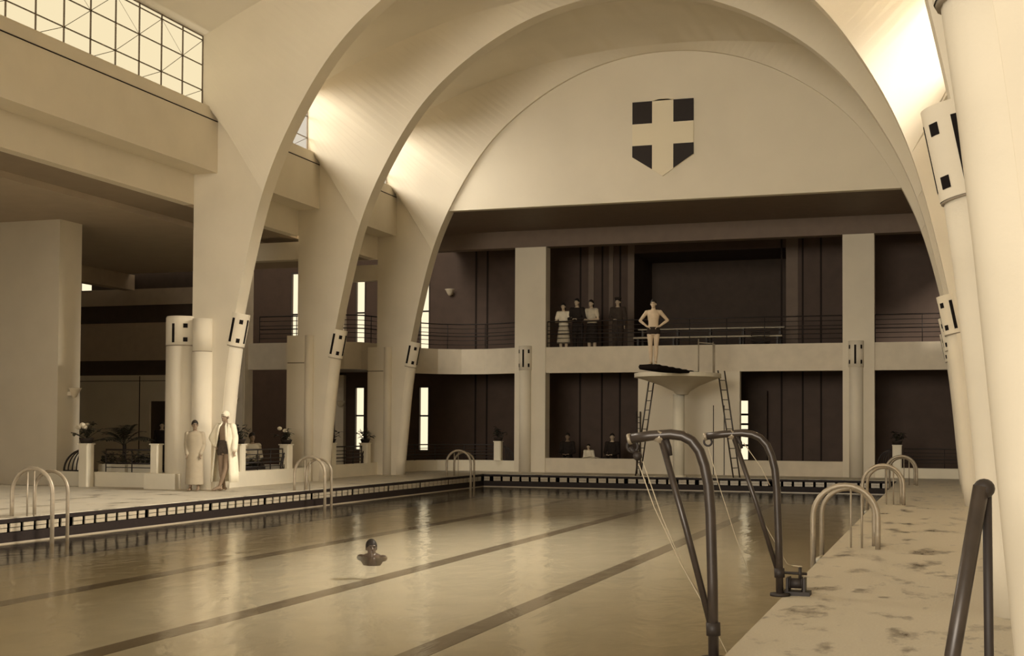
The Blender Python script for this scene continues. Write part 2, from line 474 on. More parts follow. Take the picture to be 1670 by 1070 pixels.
labels = {5.60: 'tall concrete arch nearest the camera, its right leg at the picture edge',
          10.75: 'concrete arch with the large slotted lamp cap high beside the nearest right column',
          26.20: 'concrete arch whose left foot stands behind the robed bather',
          31.35: 'middle concrete arch of the far three, second pier beyond the robed bather',
          36.50: 'far concrete arch framing the end wall with the cross shield'}
arches = {}
for y in ARCH_Y:
    a = arch(y, labels[y]); arches[y] = a
    uplight(a, -1); uplight(a, 1)
# front half columns and outer buttresses at the foot of the left piers (and mirrored on the right)
for y in ARCH_Y:
    a = arches[y]
    for sd in (-1, 1):
        if y == 26.2 and sd == -1:
            h = MB().use(PL, True); h.tube([(-8.58, -.02, 0), (-8.58, -.02, 3.16)], .245, 24); h.tube([(-8.58, -.02, 3.18), (-8.58, -.02, 3.93)], .235, 24)
            h.use(JOINT, True); h.tube([(-8.58, -.02, 3.155), (-8.58, -.02, 3.185)], .233, 24)
            h.build('half_column', None, a)
            o_ = MB().use(PL, True); o_.tube([(-9.2, .12, 0), (-9.2, .12, 3.30)], .385, 28)
            o_.tube([(-9.2, .12, 3.33), (-9.2, .12, 3.96), (-9.2, .12, 4.0)], [.39, .39, .37], 28)
            o_.use(JOINT, True); o_.tube([(-9.2, .12, 3.29), (-9.2, .12, 3.34)], .380, 28)
            oc = o_.build('round_buttress', None, a)
            for an, kind in ((.07, 's'), (.80, 'q'), (1.62, 's')):
                # angle measured from the direction of the viewer side (-y), positive to the right
                an2 = an-.1; dx, dy = math.sin(an2), -math.cos(an2); tx, ty = math.cos(an2), math.sin(an2)
                spans = [(3.38, 3.82)] if kind == 's' else [(3.40, 3.50), (3.72, 3.82)]
                hw = .032 if kind == 's' else .05
                for z0, z1 in spans:
                    vs2 = []
                    for z in (z0, z1):
                        for w2 in (-hw, hw):
                            for rr in (.36, .395): vs2.append((-9.2+dx*rr+tx*w2, .12+dy*rr+ty*w2, z))
                    MB().use(SLOT).add(vs2, [(0,2,3,1),(4,5,7,6),(0,1,5,4),(2,6,7,3),(1,3,7,5),(0,4,6,2)]).build('slot', None, oc)
        else:
            h = MB().use(PL, True); h.tube([(sd*8.52, .0, 0), (sd*8.52, .0, 3.9)], .14, 20)
            h.build('half_column', None, a)
            o_ = MB().use(PL); x0, x1 = sorted((sd*9.13, sd*8.60)); o_.box(x0, x1, -.12, .3, 0, 3.15); o_.box(x0, x1, -.12, .3, 3.18, 3.9)
            o_.use(JOINT); o_.box(x0+.01, x1-.02, -.10, .28, 3.15, 3.18)
            o_.build('buttress', None, a)

# ------------------------------------------------------------------ clerestory beams and windows
def beam(x_in, sd, y0, y1, label):
    x_out = x_in+sd*.62
    a, b = (x_in, x_out)
    # section in x,z : inner face, groove, chamfer
    poly = [(x_in, 7.30), (x_in, 8.47), (x_in+sd*.015, 8.485), (x_in+sd*.015, 8.50), (x_in+sd*.005, 8.515), (x_in+sd*.07, 8.80), (x_out, 8.80), (x_out, 7.30)]
    m = MB().use(PL); m.prism(poly, 'y', y0, y1)
    root = m.build('clerestory_beam'); tag(root, label, 'beam', 'beams under the clerestory windows')
    g = MB().use(GROOVE); xs = sorted((x_in-sd*.003, x_in+sd*.01)); g.box(xs[0], xs[1], y0+.01, y1-.01, 8.48, 8.50)
    g.build('groove', None, root)
    return root
def clere(sd, y0, y1, idx, pane, solid=True):
    xg = XC+sd*WX; m = MB().use(LATT)
    e = .36; ya, yb = y0+e, y1-e
    n = max(1, round((yb-ya)/.822))
    ys = [yb-.822*k for k in range(n+1) if yb-.822*k > ya-.1]
    rails = [9.16, 9.735, 10.31]
    x0, x1 = sorted((xg, xg-sd*.03))
    for y in ys: m.box(x0, x1, y-.010, y+.010, 8.8, 10.42)
    for z in rails+[10.40]: m.box(x0, x1, ya, yb, z-.009, z+.009)
    for k, y in enumerate(ys[:-1]):
        yn = ys[k+1]
        for j, (za, zb) in enumerate(((8.80, 9.16), (9.16, 9.735), (9.735, 10.31))):
            if (k+j) % 2 == 0: m.tube([(xg-sd*.015, yn, za), (xg-sd*.015, y, zb)], .007, 5)
            elif j > 0 and k % 2: m.tube([(xg-sd*.015, yn, zb), (xg-sd*.015, y, za)], .004, 5)
    o = struct(m, 'window_%d' % idx)
    if pane:
        g = MB().use(pane); x2, x3 = sorted((xg+sd*.012, xg+sd*.03)); g.box(x2, x3, ya-.02, yb+.02, 8.78, 10.46)
        q = g.build('pane', None, o)
    return o
bi = 0
for sd in (-1, 1):
    side = 'left' if sd < 0 else 'right'
    xin = XC+sd*8.26
    spans = [(-3.0, 5.6), (6.05, 10.75), (11.2, 26.2), (26.65, 31.35), (31.8, 36.5)]
    desc = ['beside the camera', 'in the narrow second bay', 'crossing the wide middle bay', 'between the first and second far arch', 'between the second and last far arch']
    for (y0, y1), d_ in zip(spans, desc):
        beam(xin, sd, y0, y1, 'plastered %s side beam %s, under the high windows' % (side, d_))
        bi += 1
        if (y0, y1) == (11.2, 26.2):
            clere(sd, 17.0 if sd < 0 else 11.2, 26.2, bi, PANE if sd < 0 else None)
            if sd < 0:
                bi += 1; clere(sd, 11.2, 17.36, bi, None)
        else:
            clere(sd, y0, y1, bi, PANE if (y0 < 20 or sd > 0) else None)

# upper side wall under the beams, and aisle ceilings
for sd in (-1, 1):
    side = 'left' if sd < 0 else 'right'
    m = MB().use(PL)
    x0, x1 = sorted((XC+sd*8.88, XC+sd*9.15))
    for y0, y1 in ((-3.0, 5.6), (6.05, 10.75), (11.2, 26.2), (26.65, 31.35), (31.8, 36.5)):
        m.box(x0, x1, y0, y1, 6.6, 8.8)
    struct(m, 'wall_upper_%s' % side)
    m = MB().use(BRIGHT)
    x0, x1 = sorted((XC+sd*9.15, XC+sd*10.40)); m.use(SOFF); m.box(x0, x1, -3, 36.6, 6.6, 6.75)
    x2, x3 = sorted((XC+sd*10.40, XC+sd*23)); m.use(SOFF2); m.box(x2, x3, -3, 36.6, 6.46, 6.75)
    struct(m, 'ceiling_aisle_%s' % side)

# ------------------------------------------------------------------ end wall with the shield
m = MB().use(SHELL)
ins = [(XC-d, z) for d, z in HALF if z >= 8.02]; insr = [(XC+d, z) for d, z in HALF[::-1] if z >= 8.02][1:]
# lower edge sits at z = 8.01
poly = [(XC-6.605, 8.01)] + ins[1:] + insr[:-1] + [(XC+6.605, 8.01)]
poly = [(x+(-.12 if x < XC-.5 else (.12 if x > XC+.5 else 0)), z+(.10 if z > 8.1 else 0)) for x, z in poly]
cols = []
v = []; n = len(poly)
m.prism(poly, 'y', 36.60, 36.86)
o = struct(m, 'wall_end_tympanum')
import bmesh
bm = bmesh.new(); bm.from_mesh(o.data); bmesh.ops.triangulate(bm, faces=[q for q in bm.faces if len(q.verts) > 4]); bm.to_mesh(o.data); bm.free()
# soffit, lintel
m = MB().use(BROWN2); m.box(XC-9.5, XC+9.5, 36.86, 45, 8.01, 8.2); struct(m, 'ceiling_gallery')  # soffit coloured brown to hold its poor light
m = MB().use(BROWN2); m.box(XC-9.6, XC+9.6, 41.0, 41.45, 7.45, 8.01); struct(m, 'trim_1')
# shield
sh = thing('shield_crest', 'large shield with a pale cross on dark quarters, high on the end wall', 'crest', (XC, 36.6, 0))
def xz(mb, pts, y0, y1): mb.prism(pts, 'y', y0, y1)
q = MB().use(SHW); xz(q, [(-.89, 9.28), (0, 8.70), (.89, 9.28), (.89, 10.24), (-.89, 10.24)], -.05, 0)
q.box(-.31, .31, -.05, 0, 10.24, 10.92)
# small peak on the top of the cross
xz(q, [(-.31, 10.88), (.31, 10.88), (0, 10.95)], -.05, 0)
q.build('cross', None, sh)
for x0, x1 in ((-.89, -.31), (.31, .89)):
    q = MB().use(SHD); q.box(x0, x1, -.056, 0, 10.24, 10.88); q.build('quarter', None, sh)
for sg in (-1, 1):
    q = MB().use(SHD); pts = [(sg*.31, 9.61), (sg*.31, 8.905), (sg*.89, 9.285), (sg*.89, 9.61)]
    xz(q, pts, -.056, 0); q.build('quarter', None, sh)

# ------------------------------------------------------------------ galleries at the far end
YB = 44.5
def column(x0, x1, cx, r, label):
    root = thing('concrete_column', label, 'column', ((x0+x1)/2, 41.0, 0), 0, 'columns of the end gallery')
    ox = (x0+x1)/2
    m = MB().use(PL); m.box(x0-ox, x1-ox, 0, .5, 0, 7.45); m.build('shaft', None, root)
    h = MB().use(PL, True); h.tube([(cx-ox, 0, 0), (cx-ox, 0, 3.36)], r, 20); h.build('half_column', None, root)
    c = MB().use(PL, True); c.tube([(cx-ox, 0, 3.36), (cx-ox, 0, 4.17)], r+.02, 20); cap = c.build('lamp_cap', None, root)
    for an, kind in ((-1.0, 'q'), (-.1, 's'), (.75, 'q')):
        dx, dy = math.sin(an+.05), -math.cos(an+.05); tx, ty = math.cos(an+.05), math.sin(an+.05)
        spans = [(3.46, 4.04)] if kind == 's' else [(3.46, 3.58), (3.92, 4.04)]
        for z0, z1 in spans:
            vs2 = []
            for z in (z0, z1):
                for w2 in (-.03, .03):
                    for rr in (r-.02, r+.025): vs2.append((cx-ox+dx*rr+tx*w2, dy*rr+ty*w2, z))
            MB().use(SLOT).add(vs2, [(0,2,3,1),(4,5,7,6),(0,1,5,4),(2,6,7,3),(1,3,7,5),(0,4,6,2)]).build('slot', None, cap)
    return root
column(-13.64, -12.57, -13.26, .20, 'left of the two square columns under the end wall, left of the diving tower')
column(-3.04, -2.10, -2.64, .21, 'right of the two square columns under the end wall, right of the diving tower')

# gallery slab edge: transverse in the left aisle, curving round the corner, then straight
EDGE = [(-22.2, 36.9), (-17.9, 36.9), (-17.45, 37.2), (-17.2, 38.0), (-17.1, 39.3), (-16.9, 40.3), (-16.4, 41.05), (-15.7, 41.45), (-14.9, 41.5), (-14.2, 41.3), (-13.64, 41.05)]
def ribbon(mb, pts, th, z0, z1):
    """vertical wall following a plan line"""
    P = [Vector((x, y)) for x, y in pts]; off = []
    for i, p_ in enumerate(P):
        t = (P[min(i+1, len(P)-1)]-P[max(i-1, 0)]).normalized(); off.append(p_+Vector((-t.y, t.x))*th)
    b = len(mb.v)
    for a, c in zip(P, off):
        mb.v += [(a.x, a.y, z0), (a.x, a.y, z1), (c.x, c.y, z1), (c.x, c.y, z0)]
    for i in range(len(P)-1):
        for k in range(4):
            mb.face((b+i*4+k, b+i*4+(k+1) % 4, b+(i+1)*4+(k+1) % 4, b+(i+1)*4+k))
    mb.face((b, b+1, b+2, b+3)); e = b+(len(P)-1)*4; mb.face((e, e+3, e+2, e+1))
m = MB().use(PLR)
ribbon(m, EDGE, .25, 3.27, 4.12)
m.box(-12.57, -3.04, 41.05, 41.35, 3.27, 4.12)
m.box(-2.10, 3.5, 41.05, 41.35, 3.27, 4.12)
struct(m, 'wall_gallery_front')
m = MB().use(BROWN2)
slab = [(x+(.14 if y < 41 and x > -17.8 and x < -16 else 0)*-1, y+.14) for x, y in EDGE]+[(-13.64, 44.5), (-22.2, 44.5)]
m.prism([(x, y) for x, y in slab], 'z', 3.5, 3.9); m.box(-13.64, 3.5, 41.3, 44.5, 3.5, 3.9)
o = struct(m, 'floor_gallery')
bm = bmesh.new(); bm.from_mesh(o.data); bmesh.ops.triangulate(bm, faces=[q for q in bm.faces if len(q.verts) > 4]); bm.to_mesh(o.data); bm.free()
# ground floor parapets
PE = [(-17.0, 37.0), (-16.85, 38.6), (-16.7, 40.0), (-16.3, 40.8), (-15.6, 41.2), (-14.8, 41.3), (-14.1, 41.15), (-13.64, 41.05)]
m = MB().use(BRIGHT); ribbon(m, PE, .25, 0, .36); struct(m, 'wall_parapet_corner')
m = MB().use(PLR); m.box(-12.57, -9.46, 41.05, 41.35, 0, .47); m.box(-6.19, -3.04, 41.05, 41.35, 0, .47); struct(m, 'wall_parapet_end')
m = MB().use(BRIGHT); m.box(-2.10, 3.5, 41.05, 41.35, 0, .30); struct(m, 'wall_parapet_right')
m = MB().use(PL); m.box(-9.46, -6.19, 41.06, 41.36, 0, 3.27)
m.use(GROOVE)
for x in (-7.02, -6.68+.0): m.box(x-.012, x+.012, 41.05, 41.07, 0, 2.2)
struct(m, 'wall_behind_tower')
# back wall of the galleries with panels, window openings and the upper recess
WIN = [(-23.81, -23.47), (-21.09, -20.75), (-18.49, -18.15)]
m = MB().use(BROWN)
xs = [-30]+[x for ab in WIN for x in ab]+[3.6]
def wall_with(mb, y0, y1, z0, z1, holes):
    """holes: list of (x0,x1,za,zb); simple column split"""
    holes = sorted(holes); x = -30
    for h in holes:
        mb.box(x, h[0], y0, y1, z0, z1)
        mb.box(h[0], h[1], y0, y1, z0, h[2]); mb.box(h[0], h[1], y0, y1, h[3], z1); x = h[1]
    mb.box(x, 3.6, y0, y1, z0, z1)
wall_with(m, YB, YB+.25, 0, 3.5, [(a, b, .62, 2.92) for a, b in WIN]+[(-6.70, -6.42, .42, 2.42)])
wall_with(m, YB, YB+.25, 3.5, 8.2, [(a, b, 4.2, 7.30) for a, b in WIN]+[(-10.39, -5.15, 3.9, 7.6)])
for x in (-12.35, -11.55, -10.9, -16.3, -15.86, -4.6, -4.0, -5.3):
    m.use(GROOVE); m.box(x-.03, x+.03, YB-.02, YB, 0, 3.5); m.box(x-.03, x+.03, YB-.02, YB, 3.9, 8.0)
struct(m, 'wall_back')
m = MB().use(BROWN2)
for x0, x1 in ((-12.05, -11.85), (-11.3, -11.15), (-10.62, -10.39)):
    m.box(x0, x1, YB-.05, YB, 3.9, 7.9)
m.box(-5.15, -4.75, YB-.05, YB, 3.9, 7.9)
struct(m, 'trim_2')
m = MB().use(STRIPE); m.box(-10.6, -5.0, 47.4, 47.6, 3.9, 8); m.box(-10.6, -10.4, YB+.25, 47.4, 3.9, 8); m.box(-5.15, -5.0, YB+.25, 47.4, 3.9, 8)
m.box(-10.6, -5.0, YB+.25, 47.6, 7.6, 7.8); m.box(-10.6, -5.0, YB+.25, 47.6, 3.7, 3.9); struct(m, 'wall_recess')
wi = 30
for a, b in WIN:
    for z0, z1, mid in ((.62, 2.92, 1.88), (4.2, 7.30, 5.75)):
        wi += 1
        fr = MB().use(FRAME)
        fr.box(a-.03, b+.03, YB-.03, YB+.0, z1, z1+.06); fr.box(a-.03, a, YB-.03, YB, z0, z1); fr.box(b, b+.03, YB-.03, YB, z0, z1)
        fr.box(a, b, YB+.04, YB+.09, mid-.03, mid+.03); fr.box(a-.03, b+.03, YB-.03, YB, z0-.04, z0)
        o = struct(fr, 'window_%d' % wi)
        g = MB().use(PANE2); g.box(a, b, YB+.10, YB+.12, z0, z1); g.build('pane', None, o)
fr = MB().use(FRAME); wi += 1
for z in (.9, 1.42, 1.62, 1.95): fr.box(-6.70, -6.42, YB+.02, YB+.08, z-.035, z+.035)
fr.box(-6.74, -6.70, YB-.03, YB, .4, 2.45); o = struct(fr, 'window_%d' % wi)
g = MB().use(PANE2); g.box(-6.70, -6.42, YB+.10, YB+.12, .42, 2.42); g.build('pane', None, o)
# dark cabinet beside that window
m = MB().use(STRIPE); m.box(-6.38, -5.75, YB-.35, YB-.01, .0, 2.75); m.use(FRAME); m.box(-6.1, -6.03, YB-.37, YB-.35, 1.2, 1.4)
tag(m.build('cupboard'), 'tall dark cupboard right of the small divided window behind the diving tower', 'cupboard')
# outer ends
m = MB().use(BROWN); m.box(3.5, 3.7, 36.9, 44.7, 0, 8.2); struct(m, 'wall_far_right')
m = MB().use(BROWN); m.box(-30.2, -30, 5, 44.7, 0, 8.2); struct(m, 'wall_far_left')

# ------------------------------------------------------------------ left aisle
m = MB().use(STRIPE2)
X0, X1, YS = -30, -21.9, 36.95
m.use(PL); m.box(X0, -25.0, YS, YS+.2, 0, 3.13); m.box(-24.05, X1, YS, YS+.2, 0, 3.13); m.box(-25.0, -24.05, YS, YS+.2, 2.27, 3.13)
bands = [(3.13, 3.62, STRIPE), (3.62, 4.87, STRIPE2), (4.87, 5.46, STRIPE), (5.46, 6.0, STRIPE2)]
for z0, z1, mm in bands: m.use(mm); m.box(X0, X1, YS+(.03 if mm == STRIPE else 0), YS+.2, z0, z1)
m.use(STRIPE); m.box(X0, -27.75, YS+.03, YS+.2, 6.0, 6.75); m.box(-27.35, X1, YS+.03, YS+.2, 6.0, 6.75); m.box(-27.75, -27.35, YS+.03, YS+.2, 6.66, 6.75)
m.use(GROOVE); m.box(-25.4, -25.37, YS-.01, YS, 0, 3.1); m.box(X0, X1, YS-.01, YS, 2.93, 2.95)
struct(m, 'wall_aisle_end')
m = MB().use(STRIPE); m.box(-25.0, -24.05, YS+.1, YS+.16, 0, 2.27); o = struct(m, 'door_1')
k = MB().use(CHROME, True); k.ell((-24.15, YS+.08, 1.05), (.03, .03, .03)); k.build('door_handle', None, o)
m = MB().use(FRAME); m.box(-27.78, -27.32, YS-.01, YS+.03, 5.97, 6.0); o = struct(m, 'window_40')
g = MB().use(PANE2); g.box(-27.75, -27.35, YS+.05, YS+.07, 6.0, 6.66); g.build('pane', None, o)
# pier where the striped wall meets the gallery opening
pr_ = thing('square_column', 'plain square column at the left end of the side gallery opening', 'column', (-21.6, 36.7, 0))
m = MB().use(PLR); m.box(-.3, .3, 0, .5, 0, 6.46); m.build('shaft', None, pr_)
m = MB().use(PLR); m.box(-.26, .26, -.04, 0, 0, 6.4); m.build('pilaster', None, pr_)
# block of wall closing the aisle on the left edge of the picture
m = MB().use(PL); m.box(-24.5, -20.42, 26.35, 26.6, 0, 6.46); m.box(-20.7, -20.42, 26.6, 27.2, 0, 6.46)
struct(m, 'wall_aisle_block')
# low transverse and side parapets
m = MB().use(BRIGHT); m.box(-20.6, -17.0, 26.3, 26.5, 0, .35); m.box(-17.55, -16.72, 25.75, 26.25, 0, .36); struct(m, 'wall_parapet_cross')
m = MB().use(BRIGHT); m.box(-16.35, -16.08, 26.66, 31.2, 0, .37); struct(m, 'wall_parapet_side')
m = MB().use(BRIGHT); m.box(-16.75, -16.5, 31.85, 36.45, 0, .37); struct(m, 'wall_parapet_side_far')
# cross beams in the aisle
for y, lb in ((31.35, 'pale cross beam in the side aisle behind the second far arch'), (36.5, 'pale cross beam in the side aisle behind the last arch')):
    m = MB().use(PL); m.box(-19.0, -16.6, y+.1, y+.45, 5.98, 6.46); tag(m.build('cross_beam'), lb, 'beam')
m = MB().use(STRIPE2); m.box(-26.0, -25.6, 28.5, 36.9, 5.95, 6.46); tag(m.build('aisle_beam'), 'dark beam under the aisle ceiling above the small square window', 'beam')
# right hand outer enclosure
m = MB().use(PL); m.box(XC+9.4, XC+9.6, -3, 36.6, 0, 6.6); struct(m, 'wall_right')
# glazed south end behind the camera, made up to let fill light in
m = MB().use(FRAME)
for i in range(12): x = XC-8+i*16/11; m.box(x-.05, x+.05, -3.0, -2.9, .0, 12.5)
for z in (.05, 2.4, 4.8, 7.2, 9.6, 12.0): m.box(XC-8.5, XC+8.5, -2.98, -2.92, z-.05, z+.05)
struct(m, 'window_50')
m = MB().use(PLR); m.box(-30, XC-8.4, -3.1, -2.9, 0, 8.8); m.box(XC+8.4, 6, -3.1, -2.9, 0, 8.8); struct(m, 'wall_south')


# ------------------------------------------------------------------ railings
def railing(name, pts, zb, zt, zs, label, group=None, step=1.3, parent=None, r=.012):
    m = MB().use(RAILM, True)
    # resample posts
    P = [Vector((x, y)) for x, y in pts]; ds = [0]
    for a, b in zip(P, P[1:]): ds.append(ds[-1]+(b-a).length)
    L = ds[-1]; n = max(1, round(L/step)); ox, oy = P[0]
    root = thing(name, label, 'railing', (ox, oy, zb), 0, group)
    def at(t):
        j = 0
        while j < len(ds)-2 and ds[j+1] < t: j += 1
        return P[j].lerp(P[j+1], (t-ds[j])/max(1e-9, ds[j+1]-ds[j]))
    for i in range(n+1):
        q = at(L*i/n); pm = MB().use(RAILM, True); pm.tube([(q.x-ox, q.y-oy, 0), (q.x-ox, q.y-oy, zt-zb)], .014, 6); pm.build('post', None, root)
    for k, z in enumerate(zs):
        rm = MB().use(RAILM, True)
        rm.tube([(p_.x-ox, p_.y-oy, z-zb) for p_ in P], (.022 if k == 0 else (.020 if k == 3 else r)), 6); rm.build('top_rail' if k == 0 else 'rail', None, root)
    return root
GZ = [4.97, 4.82, 4.67, 4.56, 4.42, 4.27]
E2 = [(x, y+.12) for x, y in EDGE]
railing('gallery_railing', [(-20.95, 37.0), (-17.9, 37.0)]+[(x+.0, y+.1) for x, y in EDGE[2:-1]]+[(-13.66, 41.15)], 4.12, 4.97, GZ, 'black iron balcony railing curving round the far left corner of the upper gallery')
railing('gallery_railing', [(-12.55, 41.15), (-3.06, 41.15)], 4.12, 4.97, GZ, 'long black balcony railing in front of the onlookers above the diving tower', step=1.2)
railing('gallery_railing', [(-2.08, 41.15), (3.4, 41.15)], 4.12, 4.97, GZ, 'black balcony railing of the upper gallery at the far right')
LZ = [.88, .76, .66, .56, .46]
railing('terrace_railing', [(-19.05, 26.4), (-17.6, 26.4)], .35, .88, LZ, 'low black railing in front of the palm left of the robed bather', step=.75)
railing('terrace_railing', [(-16.2, 27.95), (-16.2, 29.85)], .37, .88, LZ, 'low black railing with a seated man behind it right of the robed bather', step=.65)
railing('terrace_railing', [(-16.62, 33.75), (-16.62, 35.5)], .37, .88, LZ, 'low black railing between two flower pedestals in the far side bay', step=.6)
railing('terrace_railing', [(-16.85, 37.4), (-16.7, 38.6), (-16.55, 40.0), (-16.2, 40.85), (-15.6, 41.25), (-14.8, 41.42), (-14.45, 41.35)], .36, .88, LZ, 'low curved black railing in the far left corner on the ground floor', step=1.0)
railing('terrace_railing', [(-1.25, 41.2), (3.4, 41.2)], .30, .88, LZ, 'low black railing on the parapet at the far right of the ground floor', step=1.1)

def fan(loc, rz, w_, h_, label):
    root = thing('fan_railing', label, 'railing', loc, rz, 'fan shaped iron corner railings')
    n = 5
    for k in range(n):
        q = 1-k*.19; m = MB().use(RAILM, True)
        m.tube([(-w_*q*math.cos(a), 0, h_*(1-.0*k)*math.sin(a)) for a in [PI/2*i/9 for i in range(10)]], .016 if k else .024, 6)
        m.build('curved_bar', None, root)
    m = MB().use(RAILM); m.box(-w_, 0, -.012, .012, 0, .03); m.build('foot_bar', None, root)
    return root
fan((-19.62, 26.4, .35), 0, .62, .53, 'fan of curved black bars left of the flower pedestal by the left wall block')
fan((-16.2, 30.25, .37), -PI/2-PI, .5, .5, 'fan of curved black bars left of the second far pier')
fan((-16.62, 35.95, .37), -PI/2-PI, .45, .5, 'fan of curved black bars left of the last pier')
fan((-1.62, 41.2, .30), 0, .42, .55, 'fan of curved black bars right of the right square column')
fan((-14.1, 41.25, .36), PI, .36, .48, 'fan of curved black bars left of the left square column')

# ------------------------------------------------------------------ pedestals, plants
def pedestal(x, y, z0, z1, w_, label):
    root = thing('flower_pedestal', label, 'pedestal', (x, y, z0), 0, 'pale pedestals for flowers')
    m = MB().use(BRIGHT); h = z1-z0; a = w_/2
    m.prism([(-a, -a+.03), (-a+.03, -a), (a-.03, -a), (a, -a+.03), (a, a-.03), (a-.03, a), (-a+.03, a), (-a, a-.03)], 'z', 0, h)
    m.build('shaft', None, root)
    q = MB().use(BRIGHT); q.box(-a-.01, a+.01, -a-.01, a+.01, h-.03, h); q.build('top_slab', None, root)
    return root
def leaf(mb, base, d, L, w_, droop=.35):
    base = Vector(base); d = Vector(d).normalized(); side = d.cross(Vector((0,0,1)))
    if side.length < .05: side = Vector((1,0,0))
    side.normalize(); rows = []
    for i in range(5):
        t = i/4; c = base+d*L*t-Vector((0,0,1))*droop*L*t*t; ww = w_*math.sin(PI*min(.97, max(.06, t*.9+.08)))
        rows.append([c-side*ww, c+Vector((0,0,-ww*.25)), c+side*ww])
    mb.grid(rows)
def plant(x, y, z, label, flowers=0, scale=1.0, seed=1, name='potted_plant', green=None):
    rnd = random.Random(seed); root = thing(name, label, 'plant', (x, y, z), 0, 'potted plants on the pedestals')
    root.scale = (scale,)*3
    p_ = MB().use(SOIL, True); p_.lathe([(0, 0), (.10, 0), (.135, .09), (.14, .10), (.12, .10), (0, .09)], n=16); p_.build('pot', None, root)
    st = MB().use(GREEN, True); lf = MB().use(green or GREEN, True)
    for i in range(16):
        an = rnd.uniform(0, 2*PI); el = rnd.uniform(.35, 1.4)
        d = Vector((math.cos(an)*math.cos(el), math.sin(an)*math.cos(el), math.sin(el))); L = rnd.uniform(.16, .36)
        tip = Vector((0, 0, .09))+d*L
        st.tube([(0, 0, .08), tuple(Vector((0,0,.09))+d*L*.5), tuple(tip)], .005, 4)
        for k in range(4):
            a2 = rnd.uniform(0, 2*PI); dd = Vector((math.cos(a2), math.sin(a2), rnd.uniform(-.2, .5)))
            leaf(lf, tip-d*rnd.uniform(0, .12), dd, rnd.uniform(.09, .15), .034, .3)
    st.build('stems', None, root); lf.build('foliage', None, root)
    for i in range(flowers):
        an = 2*PI*i/flowers+.3; m = MB().use(FLOWER, True); r = .12 if i else .0
        m.ell((r*math.cos(an), r*math.sin(an)-.06, .30+.05*(i % 2)), (.055, .05, .045), 10, 7)
        for k in range(6):
            b = 2*PI*k/6; m.ell((r*math.cos(an)+.035*math.cos(b), r*math.sin(an)-.06+.035*math.sin(b), .30+.05*(i % 2)), (.025, .025, .03), 6, 5)
        m.build('blossom', None, root)
    return root
pedestal(-19.40, 26.12, 0, 1.03, .27, 'pale flower pedestal standing in front of the low cross wall, far left')
plant(-19.40, 26.12, 1.03, 'plant with pale blossoms on the pedestal at the far left', 4, 1.25, 3)
pedestal(-17.42, 26.05, .36, 1.04, .22, 'pale flower pedestal half hidden by the round buttress, left of it')
pedestal(-16.22, 27.72, .37, 1.03, .25, 'pale flower pedestal just behind the robed bather')
plant(-16.22, 27.72, 1.03, 'leafy dark plant on the pedestal just behind the robed bather', 0, 1.15, 5)
pedestal(-16.22, 30.07, .37, 1.0, .27, 'pale flower pedestal beside the second far pier')
plant(-16.22, 30.07, 1.0, 'flowering plant on the pedestal beside the second far pier', 2, 1.15, 8)
pedestal(-16.62, 33.45, .37, 1.0, .25, 'pale flower pedestal right of the second far pier')
plant(-16.62, 33.45, 1.0, 'dark plant half hidden by the second far pier', 0, 1.1, 9)
pedestal(-16.62, 35.75, .37, .98, .27, 'pale flower pedestal in front of a tall window, beside the last pier')
plant(-16.62, 35.75, .98, 'leafy plant standing out against a tall bright window', 0, 1.1, 11)
pedestal(-14.27, 41.2, .36, 1.01, .25, 'pale flower pedestal left of the left square column')
plant(-14.27, 41.2, 1.01, 'dark bushy plant left of the left square column', 0, 1.15, 12)
pedestal(-1.45, 41.2, .30, 1.0, .27, 'pale flower pedestal right of the right square column')
plant(-1.45, 41.2, 1.0, 'dark bushy plant on the pedestal at the far right', 0, 1.15, 14)
# potted palm
pa = thing('potted_palm', 'tall dark palm behind the low railing left of the round buttress', 'palm', (-19.75, 28.1, 0))
m = MB().use(SOIL, True); m.lathe([(0, 0), (.2, 0), (.27, .42), (.28, .45), (.24, .45), (0, .42)], n=20); m.build('pot', None, pa)
m = MB().use(SOIL, True); m.tube([(0, 0, .42), (.02, 0, .8), (0, .02, 1.0)], [.06, .05, .045], 8); m.build('trunk', None, pa)
rnd = random.Random(4)
for i in range(21):
    an = 2*PI*i*.62+rnd.uniform(-.15, .15); el = rnd.uniform(.55, 1.45); L = rnd.uniform(.75, 1.0)
    d = Vector((math.cos(an)*math.cos(el), math.sin(an)*math.cos(el), math.sin(el)))
    m = MB().use(GREEN, True); pts = [Vector((0, 0, .95))+d*L*t-Vector((0, 0, 1))*(.42*L*t*t) for t in [k/9 for k in range(10)]]
    m.tube([tuple(q) for q in pts], .007, 4)
    for k in range(2, 10):
        t = (pts[k]-pts[k-1]).normalized(); s0 = t.cross(Vector((0, 0, 1)))
        if s0.length < .1: s0 = Vector((1, 0, 0))
        s0.normalize()
        for sg in (-1, 1):
            leaf(m, pts[k], t*.9+s0*sg, .30*math.sin(PI*(k+1)/12), .028, .25)
    m.build('frond', None, pa)
